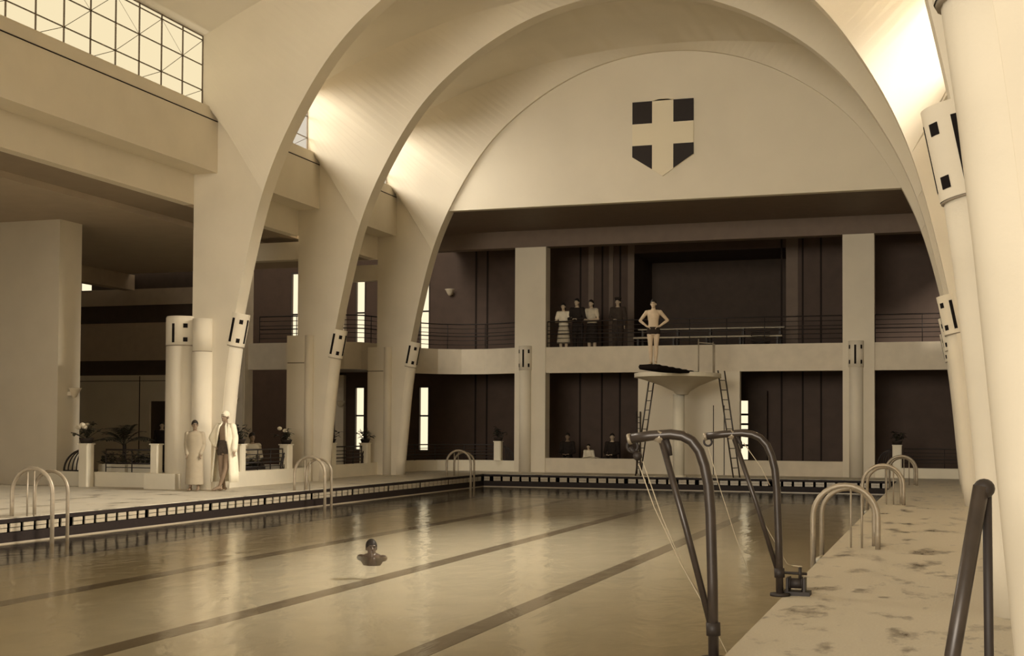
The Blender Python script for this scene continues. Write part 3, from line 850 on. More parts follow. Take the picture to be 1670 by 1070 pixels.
# shrubs and white boxes behind the cross railing
for i, (x, lb) in enumerate(((-19.2, 'left'), (-18.35, 'right'))):
    t = thing('planter_box', 'low white planter box, the %s of two behind the railing under the palm' % lb, 'planter', (x, 26.95, 0), 0)
    m = MB().use(BRIGHT); m.box(-.38, .38, -.12, .12, 0, .52); m.build('box', None, t)
    m = MB().use(GREEN, True); rnd = random.Random(20+i)
    for k in range(150):
        b = (rnd.uniform(-.36, .36), rnd.uniform(-.08, .12), .52+abs(rnd.gauss(0, .12)))
        leaf(m, b, (rnd.uniform(-1, 1), rnd.uniform(-1, 1), rnd.uniform(0, 1.2)), rnd.uniform(.1, .2), .03, .3)
    m.build('foliage', None, t)
t = thing('planter_box', 'planter of mixed leaves behind the railing beside the seated man', 'planter', (-16.75, 28.9, 0), 0)
m = MB().use(SOIL); m.box(-.14, .14, -.9, .8, 0, .42); m.build('box', None, t)
m = MB(); rnd = random.Random(31)
for k in range(170):
    m.use(GREENL if rnd.random() < .25 else GREEN, True)
    b = (rnd.uniform(-.12, .12), rnd.uniform(-.85, .75), .40+abs(rnd.gauss(0, .11)))
    leaf(m, b, (rnd.uniform(-1, 1), rnd.uniform(-1, 1), rnd.uniform(0, 1.2)), rnd.uniform(.1, .2), .035, .3)
m.build('foliage', None, t)

# ------------------------------------------------------------------ wall lamps (alabaster bowls)
def lamp(x, y, z, rz, label, r=.17):
    root = thing('wall_lamp', label, 'lamp', (x, y, z), rz, 'bowl shaped wall lamps')
    m = MB().use(LAMPG, True)
    m.lathe([(.02, -.17), (.07, -.15), (.11, -.08), (.16, .02), (.19, .06), (.185, .07), (.15, .03), (.10, -.07), (.02, -.14)], 0, -.14, 20, PI, 2*PI)
    m.build('bowl', None, root)
    b = MB().use(PL); b.box(-.06, .06, -.14, 0, -.12, -.02); b.build('bracket', None, root)
    return root
lamp(-20.42, 26.78, 2.3, PI/2, 'pale bowl lamp on the wall block at the far left')
lamp(-21.6, 36.66, 6.43, 0, 'upper bowl lamp on the square column behind the first far arch')
lamp(-21.6, 36.66, 2.3, 0, 'lower bowl lamp on the square column behind the first far arch')
lamp(-17.26, 44.48, 6.45, 0, 'faint bowl lamp on the dark back wall of the upper gallery')
m = MB().use(PLR); m.box(-21.85, -21.5, 44.3, 44.5, 0, 3.4); m.box(-21.85, -21.5, 44.3, 44.5, 4.0, 7.9); struct(m, 'trim_3')
lamp(-21.55, 44.28, 6.5, 0, 'small bowl lamp beside a tall upper window, seen between the far piers')
lamp(-21.55, 44.28, 2.36, 0, 'small bowl lamp beside a tall lower window, seen between the far piers')

# ------------------------------------------------------------------ upper gallery furniture
for y, z, lb in ((43.3, 4.84, 'far'), (42.6, 4.50, 'near')):
    t = thing('gallery_bench', 'long pale-topped bench in the upper gallery, the %s of two rows' % ('upper' if y > 43 else 'lower'), 'bench', (-7.5, y, 3.9), 0, 'benches in the upper gallery')
    m = MB().use(WHITE if y > 43 else CREAM); m.box(-2.45, 2.45, -.14, .14, z-3.9-.05, z-3.9); m.build('seat', None, t)
    for x in (-2.3, -1.1, 0, 1.1, 2.3):
        m = MB().use(FRAME); m.box(x-.03, x+.03, -.12, .12, 0, z-3.9-.05); m.build('leg', None, t)
t = thing('basket_chair', 'round dark basket chair at the right end of the gallery benches', 'chair', (-5.65, 41.85, 3.9), 0)
m = MB().use(IRON, True)
for k in range(8):
    a = .22+.05*math.sin(k); z = .30+k*.06
    m.tube([(.30*math.cos(q), .24*math.sin(q), z) for q in [PI*i/10-.2 for i in range(13)]], .012, 5)
m.build('backrest', None, t)
m = MB().use(IRON, True); m.ell((0, 0, .3), (.30, .26, .04), 16, 6); m.build('seat', None, t)
for x, y in ((-.22, -.16), (.22, -.16), (-.22, .18), (.22, .18)):
    m = MB().use(IRON, True); m.tube([(x, y, 0), (x*.9, y*.9, .28)], .014, 6); m.build('leg', None, t)

# ------------------------------------------------------------------ diving tower
tw = thing('diving_tower', 'pale concrete mushroom diving tower standing before the end wall', 'tower', (-7.72, 38.98, 0))
m = MB().use(BRIGHT, True); m.tube([(0, 0, 0), (0, 0, 2.5)], .175, 24); m.tube([(0, 0, 0), (0, 0, .04)], .2, 24); m.build('column', None, tw)
m = MB().use(PL, True)
rows = []
for f_, z in ((.13, 2.48), (.20, 2.58), (.45, 2.74), (.72, 2.86), (.93, 2.94), (.97, 2.97)):
    rows.append([(.12+1.22*f_*math.cos(a), -.75*f_+(1.55*f_+.12*(1-f_))*math.sin(a), z) for a in [2*PI*i/40 for i in range(41)]])
m.grid(rows); m.build('flared_head', None, tw)
m = MB().use(BRIGHT, False); n_ = 48
ring = [(.12+1.27*math.cos(2*PI*i/n_), -.75+1.62*math.sin(2*PI*i/n_)) for i in range(n_)]
m.prism(ring, 'z', 2.965, 3.085); m.build('platform', None, tw)
def tube_part(name, pts, r, mt, parent, n=8):
    q = MB().use(mt, True); q.tube(pts, r, n); return q.build(name, None, parent)
for x, y, h_ in ((.62, -.1, 1.08), (1.02, .15, 1.0), (1.16, -.45, .9)):
    tube_part('guard_post', [(x, y, 3.08), (x, y, 3.08+h_)], .02, CHROME, tw)
tube_part('guard_rail', [(.62, -.1, 4.05), (1.02, .15, 4.03), (1.16, -.45, 3.95)], .016, CHROME, tw)
def ladder(parent_label, top, bot, off, cat_name='tower_ladder'):
    t = thing(cat_name, parent_label, 'ladder', (bot[0], bot[1], 0))
    T, B, O = Vector(top)-Vector((bot[0], bot[1], 0)), Vector((0, 0, bot[2])), Vector(off)
    for sg in (-.5, .5): tube_part('side_rail', [tuple(B+O*sg), tuple(T+O*sg)], .022, DARKTUBE, t)
    for k in range(1, 11):
        c = B.lerp(T, k/11); tube_part('rung', [tuple(c-O*.5), tuple(c+O*.5)], .013, DARKTUBE, t, 6)
    return t
ladder('steep dark ladder up the left side of the diving tower', (-8.42, 38.5, 3.16), (-8.98, 39.0, 0), (-.22, .30, 0))
ladder('steep dark ladder up the right side of the diving tower', (-6.42, 38.9, 3.2), (-5.98, 39.05, 0), (.14, .34, 0))
ladder('narrow vertical dark ladder on the wall left of the tower', (-9.42, 40.95, 2.0), (-9.42, 40.98, 0), (.12, 0, 0))
bd = thing('diving_board', 'springboard wrapped in dark coir matting with the diver on its tip', 'diving board', (-7.62, 34.3, 3.08))
m = MB().use(COIR, True); rows = []
for i in range(25):
    t = i/24; yy = -.15+3.65*t; xx = .02+.55*t; zt = .085-.055*t+.012*math.sin(i*1.7); zb = -.035-.03*math.sin(PI*min(1, t*1.15))*1.0+.02*t; w_ = .30-.10*t
    if i in (0, 24): w_ *= .86
    rows.append([(xx-w_, yy, (zt+zb)/2), (xx-w_*.9, yy, zb), (xx, yy, zb-.012), (xx+w_*.9, yy, zb), (xx+w_, yy, (zt+zb)/2), (xx+w_*.9, yy, zt), (xx, yy, zt+.008), (xx-w_*.9, yy, zt), (xx-w_, yy, (zt+zb)/2)])
m.grid(rows); m.face(range(0, 9)); m.face(range(len(m.v)-9, len(m.v))); m.build('matting', None, bd)
m = MB().use(FRAME); m.box(.15, .75, 3.0, 3.1, -.02, .03); m.build('fulcrum', None, bd)

# ------------------------------------------------------------------ pool ladders
def pool_ladder(x, y, sg, label):
    """twin arched hand tubes: outer hoop from deck to water, inner hoop behind it, two slim rods"""
    t = thing('pool_ladder', label, 'ladder', (x, y, 0), 0, 'arched pool ladders')
    def hoop(R, yy, zt, zl, zr, r, nm):
        zc = zt-R; pts = [(R, yy, zl), (R, yy, zc*.5)]+[(R*math.cos(a), yy, zc+R*math.sin(a)) for a in [PI*i/14 for i in range(15)]]+[(-R, yy, zc*.5), (-R, yy, zr)]
        tube_part(nm, [(sg*a, b, c) for a, b, c in pts], r, CHROME, t, 10)
    hoop(.385, 0, .77, 0, -.62, .034, 'outer_hoop')
    hoop(.32, .46, .71, 0, -.62, .030, 'inner_hoop')
    for k, z in enumerate((-.16, -.42)):
        tube_part('step', [(-.36, 0, z), (-.31, .46, z)], .03, BRIGHT, t)
    tube_part('rod', [(sg*.19, .12, 0), (sg*.19, .12, .70)], .014, CHROME, t); tube_part('rod', [(sg*.06, .12, 0 if sg > 0 else -.0), (sg*.06, .12, .73)], .011, CHROME, t)
    return t
L0 = pool_ladder(-1.19, 16.42, 1, 'nearest pool ladder on the right deck, beyond the farther davit')
L1 = pool_ladder(-13.74, 17.15, -1, 'dull metal pool ladder at the left edge, nearest on the left deck')
def dl(L, x, y, lb): return dup(L, (x, y, 0), None, lb)
dl(L0, -1.19, 26.25, 'middle of the three pool ladders on the right deck'); dl(L0, -1.15, 35.66, 'farthest of the three pool ladders on the right deck')
dl(L1, -13.74, 26.6, 'dull metal pool ladder right of the robed bather, at the left deck')
dl(L1, -13.76, 36.15, 'small distant pool ladder at the far left corner of the pool')

# ------------------------------------------------------------------ davits at the right front
def davit(y, label, k_=1.0):
    t = thing('davit', label, 'davit', (-1.42, y, 0), 0, 'swimming lesson davits at the pool edge')
    def q(x): return (x+1.39)*k_+.03
    pts = [(-1.39, 0), (-1.40, .5), (-1.415, .92), (-1.432, 1.10), (-1.462, 1.22), (-1.50, 1.31), (-1.56, 1.375), (-1.63, 1.405), (-1.72, 1.415), (-1.88, 1.405), (-2.03, 1.385)]
    tube_part('bent_tube', [(q(x), 0, z) for x, z in pts], .033, DARKTUBE, t, 14)
    tube_part('strut', [(q(-1.80), 0, 1.40), (q(-1.60), 0, .82), (q(-1.405), 0, .20)], .021, DARKTUBE, t, 10)
    tube_part('collar', [(q(-1.392), 0, .16), (q(-1.395), 0, .24)], .045, IRON, t, 12)
    tube_part('base_plate', [(q(-1.39), 0, 0), (q(-1.39), 0, .025)], .085, IRON, t, 16)
    m = MB().use(IRON, True)
    m.tube([(q(-2.02)+.035*math.cos(a), 0, 1.335+.035*math.sin(a)) for a in [2*PI*i/14 for i in range(14)]], .010, 6, closed=True); m.build('pulley', None, t)
    tube_part('end_knob', [(q(-2.03), 0, 1.385), (q(-2.055), 0, 1.38)], .036, CHROME, t, 12)
    tube_part('clamp', [(q(-1.82), 0, 1.365), (q(-1.79), 0, 1.43)], .032, CHROME, t, 10)
    tube_part('hook', [(q(-1.76), 0, 1.38), (q(-1.735), 0, 1.33), (q(-1.72), 0, 1.28)], [.022, .018, .012], IRON, t, 8)
    return t
D2 = davit(11.53, 'farther bent-tube davit with a small winch at its foot')
D1 = davit(8.15, 'nearer bent-tube davit with a dark weight hanging from its arm', .83)
def rope(pts, label, r=.0035):
    a = Vector(pts[0]); m = MB().use(ROPE, True); m.tube([tuple(Vector(p_)-a) for p_ in pts], r, 5)
    o = m.build('rope'); o.location = a; tag(o, label, 'rope'); return o
rope([(-2.02, 11.53, 1.30), (-1.93, 11.53, .98), (-1.78, 11.53, .52), (-1.65, 11.53, .16)], 'pale rope falling from the arm end of the farther davit')
rope([(-1.76, 11.53, 1.36), (-1.66, 11.53, 1.0), (-1.52, 11.53, .62), (-1.33, 11.55, .28), (-1.29, 11.62, .25)], 'pale rope from the farther davit down to the winch')
rope([(-1.70, 11.5, 1.33), (-1.55, 11.5, 1.12), (-1.47, 11.5, .96)], 'slack rope looped under the bend of the farther davit')
rope([(-1.69, 8.15, 1.29), (-1.62, 8.15, 1.02), (-1.52, 8.15, .62), (-1.44, 8.15, .3)], 'pale rope hanging beside the strut of the nearer davit')
rope([(-1.87, 8.15, 1.22), (-1.77, 8.15, .95), (-1.60, 8.15, .6), (-1.46, 8.15, .36), (-1.31, 8.15, .06)], 'long slanting rope of the nearer davit crossing its upright')
rope([(-1.85, 8.17, 1.24), (-1.72, 8.17, .88), (-1.58, 8.17, .56), (-1.49, 8.17, .42)], 'second slanting rope of the nearer davit, just behind the first')
wgt = thing('davit_weight', 'dark ball weight hanging from the arm end of the nearer davit', 'weight', (-1.90, 8.15, 1.33))
m = MB().use(IRON, True); m.ell((.02, 0, -.055), (.030, .030, .030), 12, 8); m.build('ball', None, wgt)
tube_part('shackle', [(-.03, 0, .0), (-.015, 0, -.02), (.01, 0, -.035)], .016, IRON, wgt)
wn = thing('hand_winch', 'small black hand winch standing on the pool edge by the farther davit', 'winch', (-1.26, 11.66, 0))
m = MB().use(IRON); m.box(-.11, .12, -.09, .09, 0, .035); m.box(-.085, -.065, -.07, .07, .03, .15); m.box(.06, .08, -.07, .07, .03, .15); m.build('base_frame', None, wn)
m = MB().use(IRON, True); m.tube([(-.07, 0, .10), (.07, 0, .10)], .045, 14); m.tube([(-.06, 0, .10), (-.05, 0, .10)], .062, 14); m.tube([(.045, 0, .10), (.055, 0, .10)], .062, 14); m.build('drum', None, wn)
m = MB().use(IRON, True); m.tube([(.03, 0, .14), (.03, 0, .24)], .014, 8); m.tube([(-.12, 0, .19), (.09, 0, .185)], .012, 8); m.build('lever', None, wn)
m = MB().use(ROPE, True); m.tube([(-.05, -.01, .255), (.05, -.01, .25)], .006, 6); m.build('crank_handle', None, wn)
# trestle at the right
ts = thing('tube_trestle', 'dark leaning tube trestle at the right edge of the deck', 'trestle', (.10, 5.0, 0))
tube_part('leg', [(.015, 0, 1.25), (-.19, -.02, 0)], .029, DARKTUBE, ts, 14)
tube_part('leg', [(.035, .03, 1.24), (.04, .03, .6), (.05, .10, 0)], .017, IRON, ts, 14)
m = MB().use(IRON, True); m.ell((.025, .01, 1.24), (.038, .035, .036), 12, 8); m.build('hinge', None, ts)

# ------------------------------------------------------------------ people
def fuse(mb, name, mt, parent, voxel=.009, smooth=2):
    o = mb.build(name, mt, parent)
    md = o.modifiers.new('r', 'REMESH'); md.mode = 'VOXEL'; md.voxel_size = voxel; md.use_smooth_shade = True
    bpy.context.view_layer.update()
    dg = bpy.context.evaluated_depsgraph_get(); me = bpy.data.meshes.new_from_object(o.evaluated_get(dg))
    o.modifiers.clear(); o.data = me; me.name = name
    b = bmesh.new(); b.from_mesh(me)
    for _ in range(smooth): bmesh.ops.smooth_vert(b, verts=b.verts, factor=.5, use_axis_x=True, use_axis_y=True, use_axis_z=True)
    for f_ in b.faces: f_.smooth = True
    b.to_mesh(me); b.free()
    return o
def loft(mb, rings, n=20, cap=True):
    """rings: (cx, cy, z, rx, ry)"""
    rows = [[(cx+rx*math.cos(2*PI*i/n), cy+ry*math.sin(2*PI*i/n), z) for i in range(n+1)] for cx, cy, z, rx, ry in rings]
    mb.grid(rows)
    if cap:
        k = n+1; b = len(mb.v)-k*len(rings)
        mb.face([b+i for i in range(n)][::-1]); e = b+k*(len(rings)-1); mb.face([e+i for i in range(n)])
def limb(mb, a, b, r0, r1, n=12, bulge=0):
    a, b = Vector(a), Vector(b); k = 5
    pts = [a.lerp(b, i/k) for i in range(k+1)]; rs = [lerp(r0, r1, i/k)+bulge*math.sin(PI*min(1, i/k*1.3)) for i in range(k+1)]
    mb.tube([tuple(p_) for p_ in pts], rs, n)
    mb.ell(a, (r0,)*3, n, 8); mb.ell(b, (r1,)*3, n, 8)
def hand(mb, w_, d, up, side, s=1.0):
    """palm from the wrist along d; four fingers curled towards -up; thumb leaves the side"""
    w_, d, up, side = Vector(w_), Vector(d).normalized(), Vector(up).normalized(), Vector(side).normalized()
    pm = w_+d*.05*s
    for o_ in (-.024, -.008, .008, .024):
        mb.tube([tuple(w_+d*.01), tuple(w_+d*.05+side*o_), tuple(w_+d*.088*s+side*o_*1.15)], [.018, .016, .0115], 8)
    for k, (o_, L) in enumerate(((-.030, .055), (-.010, .066), (.010, .070), (.029, .062))):
        b = w_+d*.088*s+side*o_*1.0; m1 = b+(d*.85-up*.30)*L*.5; m2 = m1+(d*.45-up*.80)*L*.35; m3 = m2+(d*.1-up)*L*.22
        mb.tube([tuple(b), tuple(m1), tuple(m2), tuple(m3)], [.0105, .0095, .0085, .0065], 7)
    tb = w_+d*.03+side*.026; mb.tube([tuple(tb), tuple(tb+side*.028+d*.022), tuple(tb+side*.034+d*.052-up*.012)], [.014, .011, .008], 7)
def head(mb, c, yaw_=0, s=1.0):
    R = Matrix.Rotation(yaw_, 3, 'Z'); c = Vector(c)
    def P(x, y, z): return c+R @ Vector((x, y, z))*s
    mb.ell(P(0, .012, .025), (.074*s, .092*s, .098*s), 20, 14, R)
    mb.ell(P(0, -.018, -.045), (.057*s, .068*s, .070*s), 16, 10, R)      # jaw
    mb.ell(P(0, -.075, -.088), (.022*s, .018*s, .018*s), 10, 8, R)       # chin
    mb.tube([tuple(P(0, -.082, .022)), tuple(P(0, -.103, -.018))], [.009*s, .015*s], 8)   # nose
    mb.ell(P(0, -.098, -.022), (.016*s, .013*s, .010*s), 8, 6, R)
    mb.ell(P(0, -.070, .042), (.052*s, .022*s, .013*s), 12, 6, R)        # brow
    mb.ell(P(0, -.082, -.052), (.024*s, .012*s, .008*s), 10, 6, R)       # mouth
    for sg in (-1, 1): mb.ell(P(sg*.076, .012, -.005), (.010*s, .022*s, .031*s), 8, 8, R)
def face_marks(c, yaw_, parent, s=1.0):
    R = Matrix.Rotation(yaw_, 3, 'Z'); c = Vector(c); m = MB().use(EYE, True)
    for sg in (-1, 1): m.ell(c+R @ Vector((sg*.030, -.080, .020))*s, (.012*s, .008*s, .006*s), 8, 6, R)
    m.ell(c+R @ Vector((0, -.091, -.052))*s, (.020*s, .005*s, .003*s), 8, 5, R)
    m.build('eyes_and_lips', None, parent)
def hair(c, yaw_, parent, mt=HAIR, long=False, cap=False, s=1.0):
    R = Matrix.Rotation(yaw_, 3, 'Z'); c = Vector(c); m = MB().use(mt, True)
    rows = []
    for j in range(10):
        ph = PI*.62*j/9
        row = []
        for i in range(21):
            th = 2*PI*i/20; front = max(0, -math.sin(th)); p2 = ph*(1-.30*front) if not cap else ph*(1-.18*front)
            row.append(c+R @ Vector((.083*math.sin(p2)*math.cos(th), .014+.102*math.sin(p2)*math.sin(th), .028+.108*math.cos(p2)))*s)
        rows.append(row)
    m.grid(rows)
    if long: m.ell(c+R @ Vector((0, .06, -.05))*s, (.082*s, .06*s, .085*s), 14, 8, R)
    m.build('bathing_cap' if cap else 'hair', None, parent)

def human(label, loc, rz, arms, legs, skin=SKIN, s=1.0, head_yaw=0.0, seated=False, voxel=.010, lean=0.0, hair_kind='short', feet=True, group=None, female=False, neck_drop=0):
    """local frame faces -Y. arms: ((elbow, wrist, finger_dir), ...) for right (-x) then left (+x); legs: ((hip, knee, ankle, toe), ...)"""
    t = thing('person', label, 'person', loc, rz, group); t.scale = (s, s, s)
    hz = -.47 if seated else 0
    J = dict(t=t, hz=hz, lean=lean)
    m = MB().use(skin, True)
    fx = .93 if female else 1.0
    def Y(z): return -lean*(max(0, z-.95))
    J['Y'] = Y
    loft(m, [(0, Y(z), z+hz, rx*fx, ry) for z, rx, ry in ((.80, .10, .08), (.86, .155, .105), (.93, .168, .112), (1.0, .155, .105), (1.10, .132, .096), (1.18, .138, .102), (1.28, .160, .115), (1.37, .172, .112), (1.43, .155, .095), (1.475, .09, .07), (1.50, .05, .05))], 24)
    hc = Vector((0, Y(1.63)-.012, 1.635+hz-neck_drop)); J['head'] = hc
    limb(m, (0, Y(1.45)+.01, 1.44+hz), hc+Vector((0, .01, -.07)), .056, .05)
    head(m, hc, head_yaw)
    for sg, (el, wr, fd) in zip((-1, 1), arms):
        shp = Vector((sg*.185*fx, Y(1.42), 1.415+hz)); el = Vector(el)+Vector((0, 0, hz)); wr = Vector(wr)+Vector((0, 0, hz))
        m.ell(shp, (.062, .058, .06), 12, 8)
        limb(m, (sg*.10, shp.y, 1.43+hz), shp, .055, .055)
        limb(m, shp, el, .052, .040, bulge=.004); limb(m, el, wr, .040, .027, bulge=.004)
        side = Vector((0, -1, 0)) if abs(Vector(fd).normalized().y) < .7 else Vector((-sg, 0, 0))
        upv = Vector(fd).cross(side).normalized()*(1 if sg > 0 else -1)
        hand(m, wr, fd, upv, side)
        J['sh%d' % sg] = shp; J['el%d' % sg] = el; J['wr%d' % sg] = wr
    for sg, (hp, kn, an, toe) in zip((-1, 1), legs):
        hp, kn, an, toe = [Vector(q) for q in (hp, kn, an, toe)]
        limb(m, hp, kn, .088, .056, 14, .004); limb(m, kn, an, .056, .036, 14, .010)
        if feet:
            d = (toe-an); d.z = 0
            heel = an-d.normalized()*.04; heel.z = an.z-.045
            m.ell(heel+Vector((0, 0, .01)), (.036, .04, .034), 10, 8)
            m.tube([tuple(an+Vector((0, 0, -.01))), tuple(an.lerp(toe, .5)+Vector((0, 0, -.005))), tuple(toe)], [.040, .036, .022], 10)
            for k in range(5):
                sd = Vector((d.y, -d.x, 0)).normalized()*(k-2)*.017
                m.tube([tuple(an.lerp(toe, .8)+sd), tuple(toe+sd*1.05+d.normalized()*(.028-.005*abs(k-1)))], [.014, .009], 6)
        J['leg%d' % sg] = (hp, kn, an, toe)
    fuse(m, 'body', skin, t, voxel)
    face_marks(hc, head_yaw, t)
    if hair_kind == 'short': hair(hc, head_yaw, t)
    elif hair_kind == 'long': hair(hc, head_yaw, t, long=True)
    elif hair_kind == 'cap': hair(hc, head_yaw, t, mt=ROBE, cap=True)
    return J
STAND = (((-.09, 0, .90), (-.095, -.01, .48), (-.095, .01, .085), (-.11, -.15, .03)), ((.09, 0, .90), (.095, -.01, .48), (.095, .01, .085), (.11, -.15, .03)))
def top_garment(J, mt, name, zlo=.86, sleeve='long', grow=.016, vneck=False):
    t, hz, Y = J['t'], J['hz'], J['Y']; m = MB().use(mt, True)
    prof = [(.84, .165, .118), (.93, .175, .122), (1.0, .165, .118), (1.10, .148, .112), (1.18, .152, .116), (1.28, .175, .128), (1.37, .188, .124), (1.43, .172, .107), (1.47, .10, .082)]
    rg = [(0, Y(z), z+hz, rx+grow*.4, ry+grow*.4) for z, rx, ry in prof if z >= zlo]
    loft(m, rg, 24)
    for sg in (-1, 1):
        sh, el, wr = J['sh%d' % sg], J['el%d' % sg], J['wr%d' % sg]
        m.ell(sh, (.078,)*3, 12, 8); limb(m, Vector((sg*.1, sh.y, 1.42+hz)), sh, .07, .07)
        if sleeve == 'long': limb(m, sh, el, .068, .056); limb(m, el, el.lerp(wr, .93), .056, .042)
        elif sleeve == 'short': limb(m, sh, sh.lerp(el, .6), .072, .066)
    return fuse(m, name, mt, t, .014, 1)
def trousers(J, mt, name='trousers', grow=.02, length=.98):
    t, hz = J['t'], J['hz']; m = MB().use(mt, True)
    loft(m, [(0, 0, z+hz, rx, ry) for z, rx, ry in ((.80, .12, .1), (.86, .172, .122), (.95, .18, .125), (1.02, .168, .118))], 24)
    for sg in (-1, 1):
        hp, kn, an, toe = J['leg%d' % sg]
        limb(m, hp, kn, .105, .078, 14)
        if length > .6: limb(m, kn, kn.lerp(an, .93), .078, .066, 14)
    return fuse(m, name, mt, t, .014, 1)
def swim_trunks(J, mt, zt=1.0, drop=.10):
    t = J['t']; m = MB().use(mt, True)
    rg = [(0, 0, z, rx, ry) for z, rx, ry in ((.83, .150, .118), (.87, .172, .124), (.93, .180, .124), (1.0, .168, .117), (zt+.02, .160, .112))]
    loft(m, rg, 24)
    for sg in (-1, 1):
        hp, kn = J['leg%d' % sg][:2]; limb(m, hp, hp.lerp(kn, drop), .100, .098, 14)
    return fuse(m, 'swim_trunks', mt, t, .012, 1)
def shoes(J, mt=DCLOTH):
    for sg in (-1, 1):
        hp, kn, an, toe = J['leg%d' % sg]; m = MB().use(mt, True)
        d = (toe-an); d.z = 0; d.normalize(); heel = an-d*.045
        m.tube([(heel.x, heel.y, .045), tuple(an.lerp(toe, .5).to_2d().to_3d()+Vector((0, 0, .042))), (toe.x+d.x*.04, toe.y+d.y*.04, .03)], [.045, .048, .028], 12)
        m.ell((an.x, an.y, an.z-.01), (.05, .05, .05), 10, 8); fuse(m, 'shoe', mt, J['t'], .012, 1)

# the diver, hands on hips
J = human('young bather with hands on hips standing on the tip of the springboard', (-7.54, 34.55, 3.165), .05,
          (((-.37, .06, 1.20), (-.165, -.03, 1.035), (.75, -.35, -.35)), ((.37, .06, 1.20), (.165, -.03, 1.035), (-.75, -.35, -.35))),
          (((-.09, 0, .90), (-.075, -.01, .48), (-.062, .01, .085), (-.085, -.15, .03)), ((.09, 0, .90), (.075, -.01, .48), (.062, .01, .085), (.085, -.15, .03))),
          s=1.015, voxel=.008)
swim_trunks(J, TRUNK, drop=.06)
# the bather in the white robe
J = human('bather in white bathing cap, dark trunks and an open white bathrobe on the left deck', (-15.37, 25.66, 0), -.05,
          (((-.36, .03, 1.17), (-.20, -.05, 1.0), (.5, -.5, -.5)), ((.235, .02, 1.16), (.27, -.06, .90), (.05, -.15, -1))),
          (((-.09, 0, .90), (-.085, -.02, .48), (-.03, .02, .085), (-.06, -.14, .03)), ((.09, 0, .90), (.11, -.13, .50), (-.02, -.17, .10), (-.13, -.29, .03))),
          skin=SKIND, s=1.02, head_yaw=-.25, hair_kind='cap', voxel=.008)
swim_trunks(J, TRUNK2, zt=1.10, drop=.16)
t = J['t']; m = MB().use(ROBE, True)
def robe_shell(zs, gap, parent, mt, name):
    m = MB().use(mt, True); rows = []
    for z, rx, ry, g in zs:
        row = []
        for i in range(33):
            a = -PI/2+g+(2*PI-2*g)*i/32
            w_ = 1+.035*math.sin(9*a)*(1.45-z)
            row.append((rx*w_*math.cos(a), ry*w_*math.sin(a)+.01, z))
        rows.append(row)
    m.grid(rows); o = m.build(name, None, parent)
    sd = o.modifiers.new('s', 'SOLIDIFY'); sd.thickness = .014; sd.offset = 1
    dg = bpy.context.evaluated_depsgraph_get(); bpy.context.view_layer.update()
    return o
rb = robe_shell([(1.475, .105, .09, .75), (1.44, .195, .115, .62), (1.38, .225, .135, .50), (1.25, .225, .150, .48), (1.08, .225, .16, .55), (.9, .26, .18, .68), (.65, .285, .20, .72), (.4, .30, .22, .76), (.20, .31, .23, .78)], 0, t, ROBE, 'bathrobe')
m = MB().use(ROBE, True); limb(m, J['sh-1'], J['el-1'], .085, .080); limb(m, J['el-1'], J['el-1'].lerp(J['wr-1'], .72), .080, .075); fuse(m, 'sleeve', ROBE, rb, .014, 1)
m = MB().use(ROBE, True); limb(m, J['sh1'], J['el1'], .085, .078); limb(m, J['el1'], J['el1'].lerp(J['wr1'], .90), .078, .075); fuse(m, 'sleeve', ROBE, rb, .014, 1)
for sg in (-1, 1):
    m = MB().use(ROBE, True); m.tube([(sg*.05, -.05, 1.49), (sg*.085, -.115, 1.42), (sg*.105, -.135, 1.25), (sg*.115, -.14, 1.1)], [.018, .024, .022, .016], 8); m.build('lapel', None, rb)
shoes_dark = SOIL
# the bather whose dark head shows beside him
J = human('dark-haired person in a long plain tan robe standing by the round buttress', (-15.96, 25.35, 0), .35,
          (((-.215, .03, 1.15), (-.17, -.09, .93), (.1, -.3, -1)), ((.215, .03, 1.15), (.17, -.09, .93), (-.1, -.3, -1))), STAND, skin=SKIND, s=.90, hair_kind='short', voxel=.011, head_yaw=.3)
TAN = mat('tan_robe_cloth', (.40, .335, .24), .9, .1, noise=.05, nscale=8)
m = MB().use(TAN, True); loft(m, [(0, 0, z, rx, ry) for z, rx, ry in ((.16, .225, .18), (.5, .215, .165), (.9, .205, .15), (1.1, .19, .135), (1.3, .20, .135), (1.41, .20, .118), (1.455, .16, .10), (1.49, .08, .075))], 24)
for sg in (-1, 1): limb(m, J['sh%d' % sg], J['el%d' % sg], .070, .062); limb(m, J['el%d' % sg], J['wr%d' % sg], .062, .052)
fuse(m, 'robe', TAN, J['t'], .014, 1)
# onlookers on the gallery
GF = 3.9
REST = lambda y: (((-.26, -.10, 1.12), (-.06, -.30, 1.10), (1, -.15, .0)), ((.26, -.10, 1.12), (.06, -.30, 1.10), (-1, -.15, 0)))
J = human('woman in a white top and pale skirt leaning on the gallery railing, leftmost onlooker', (-12.10, 41.52, GF), .1, REST(0), STAND, s=.97, female=True, hair_kind='long', voxel=.012, lean=.12, group='onlookers on the gallery')
top_garment(J, WHITE, 'blouse', .98, 'short'); m = MB().use(CREAM, True)
loft(m, [(0, 0, z, rx, ry) for z, rx, ry in ((.38, .24, .2), (.6, .22, .18), (.85, .19, .145), (1.0, .155, .115), (1.04, .15, .112))], 24); m.build('skirt', None, J['t'])
J = human('man in a dark suit and dark hair between the two women at the gallery railing', (-11.62, 41.55, GF), -.05, REST(0), STAND, s=1.05, voxel=.012, lean=.15, group='onlookers on the gallery')
top_garment(J, DCLOTH, 'jacket'); trousers(J, DCLOTH)
J = human('woman in a light patterned blouse and dark skirt at the gallery railing', (-11.13, 41.55, GF), -.15, REST(0), STAND, s=1.02, female=True, hair_kind='long', voxel=.012, lean=.12, group='onlookers on the gallery')
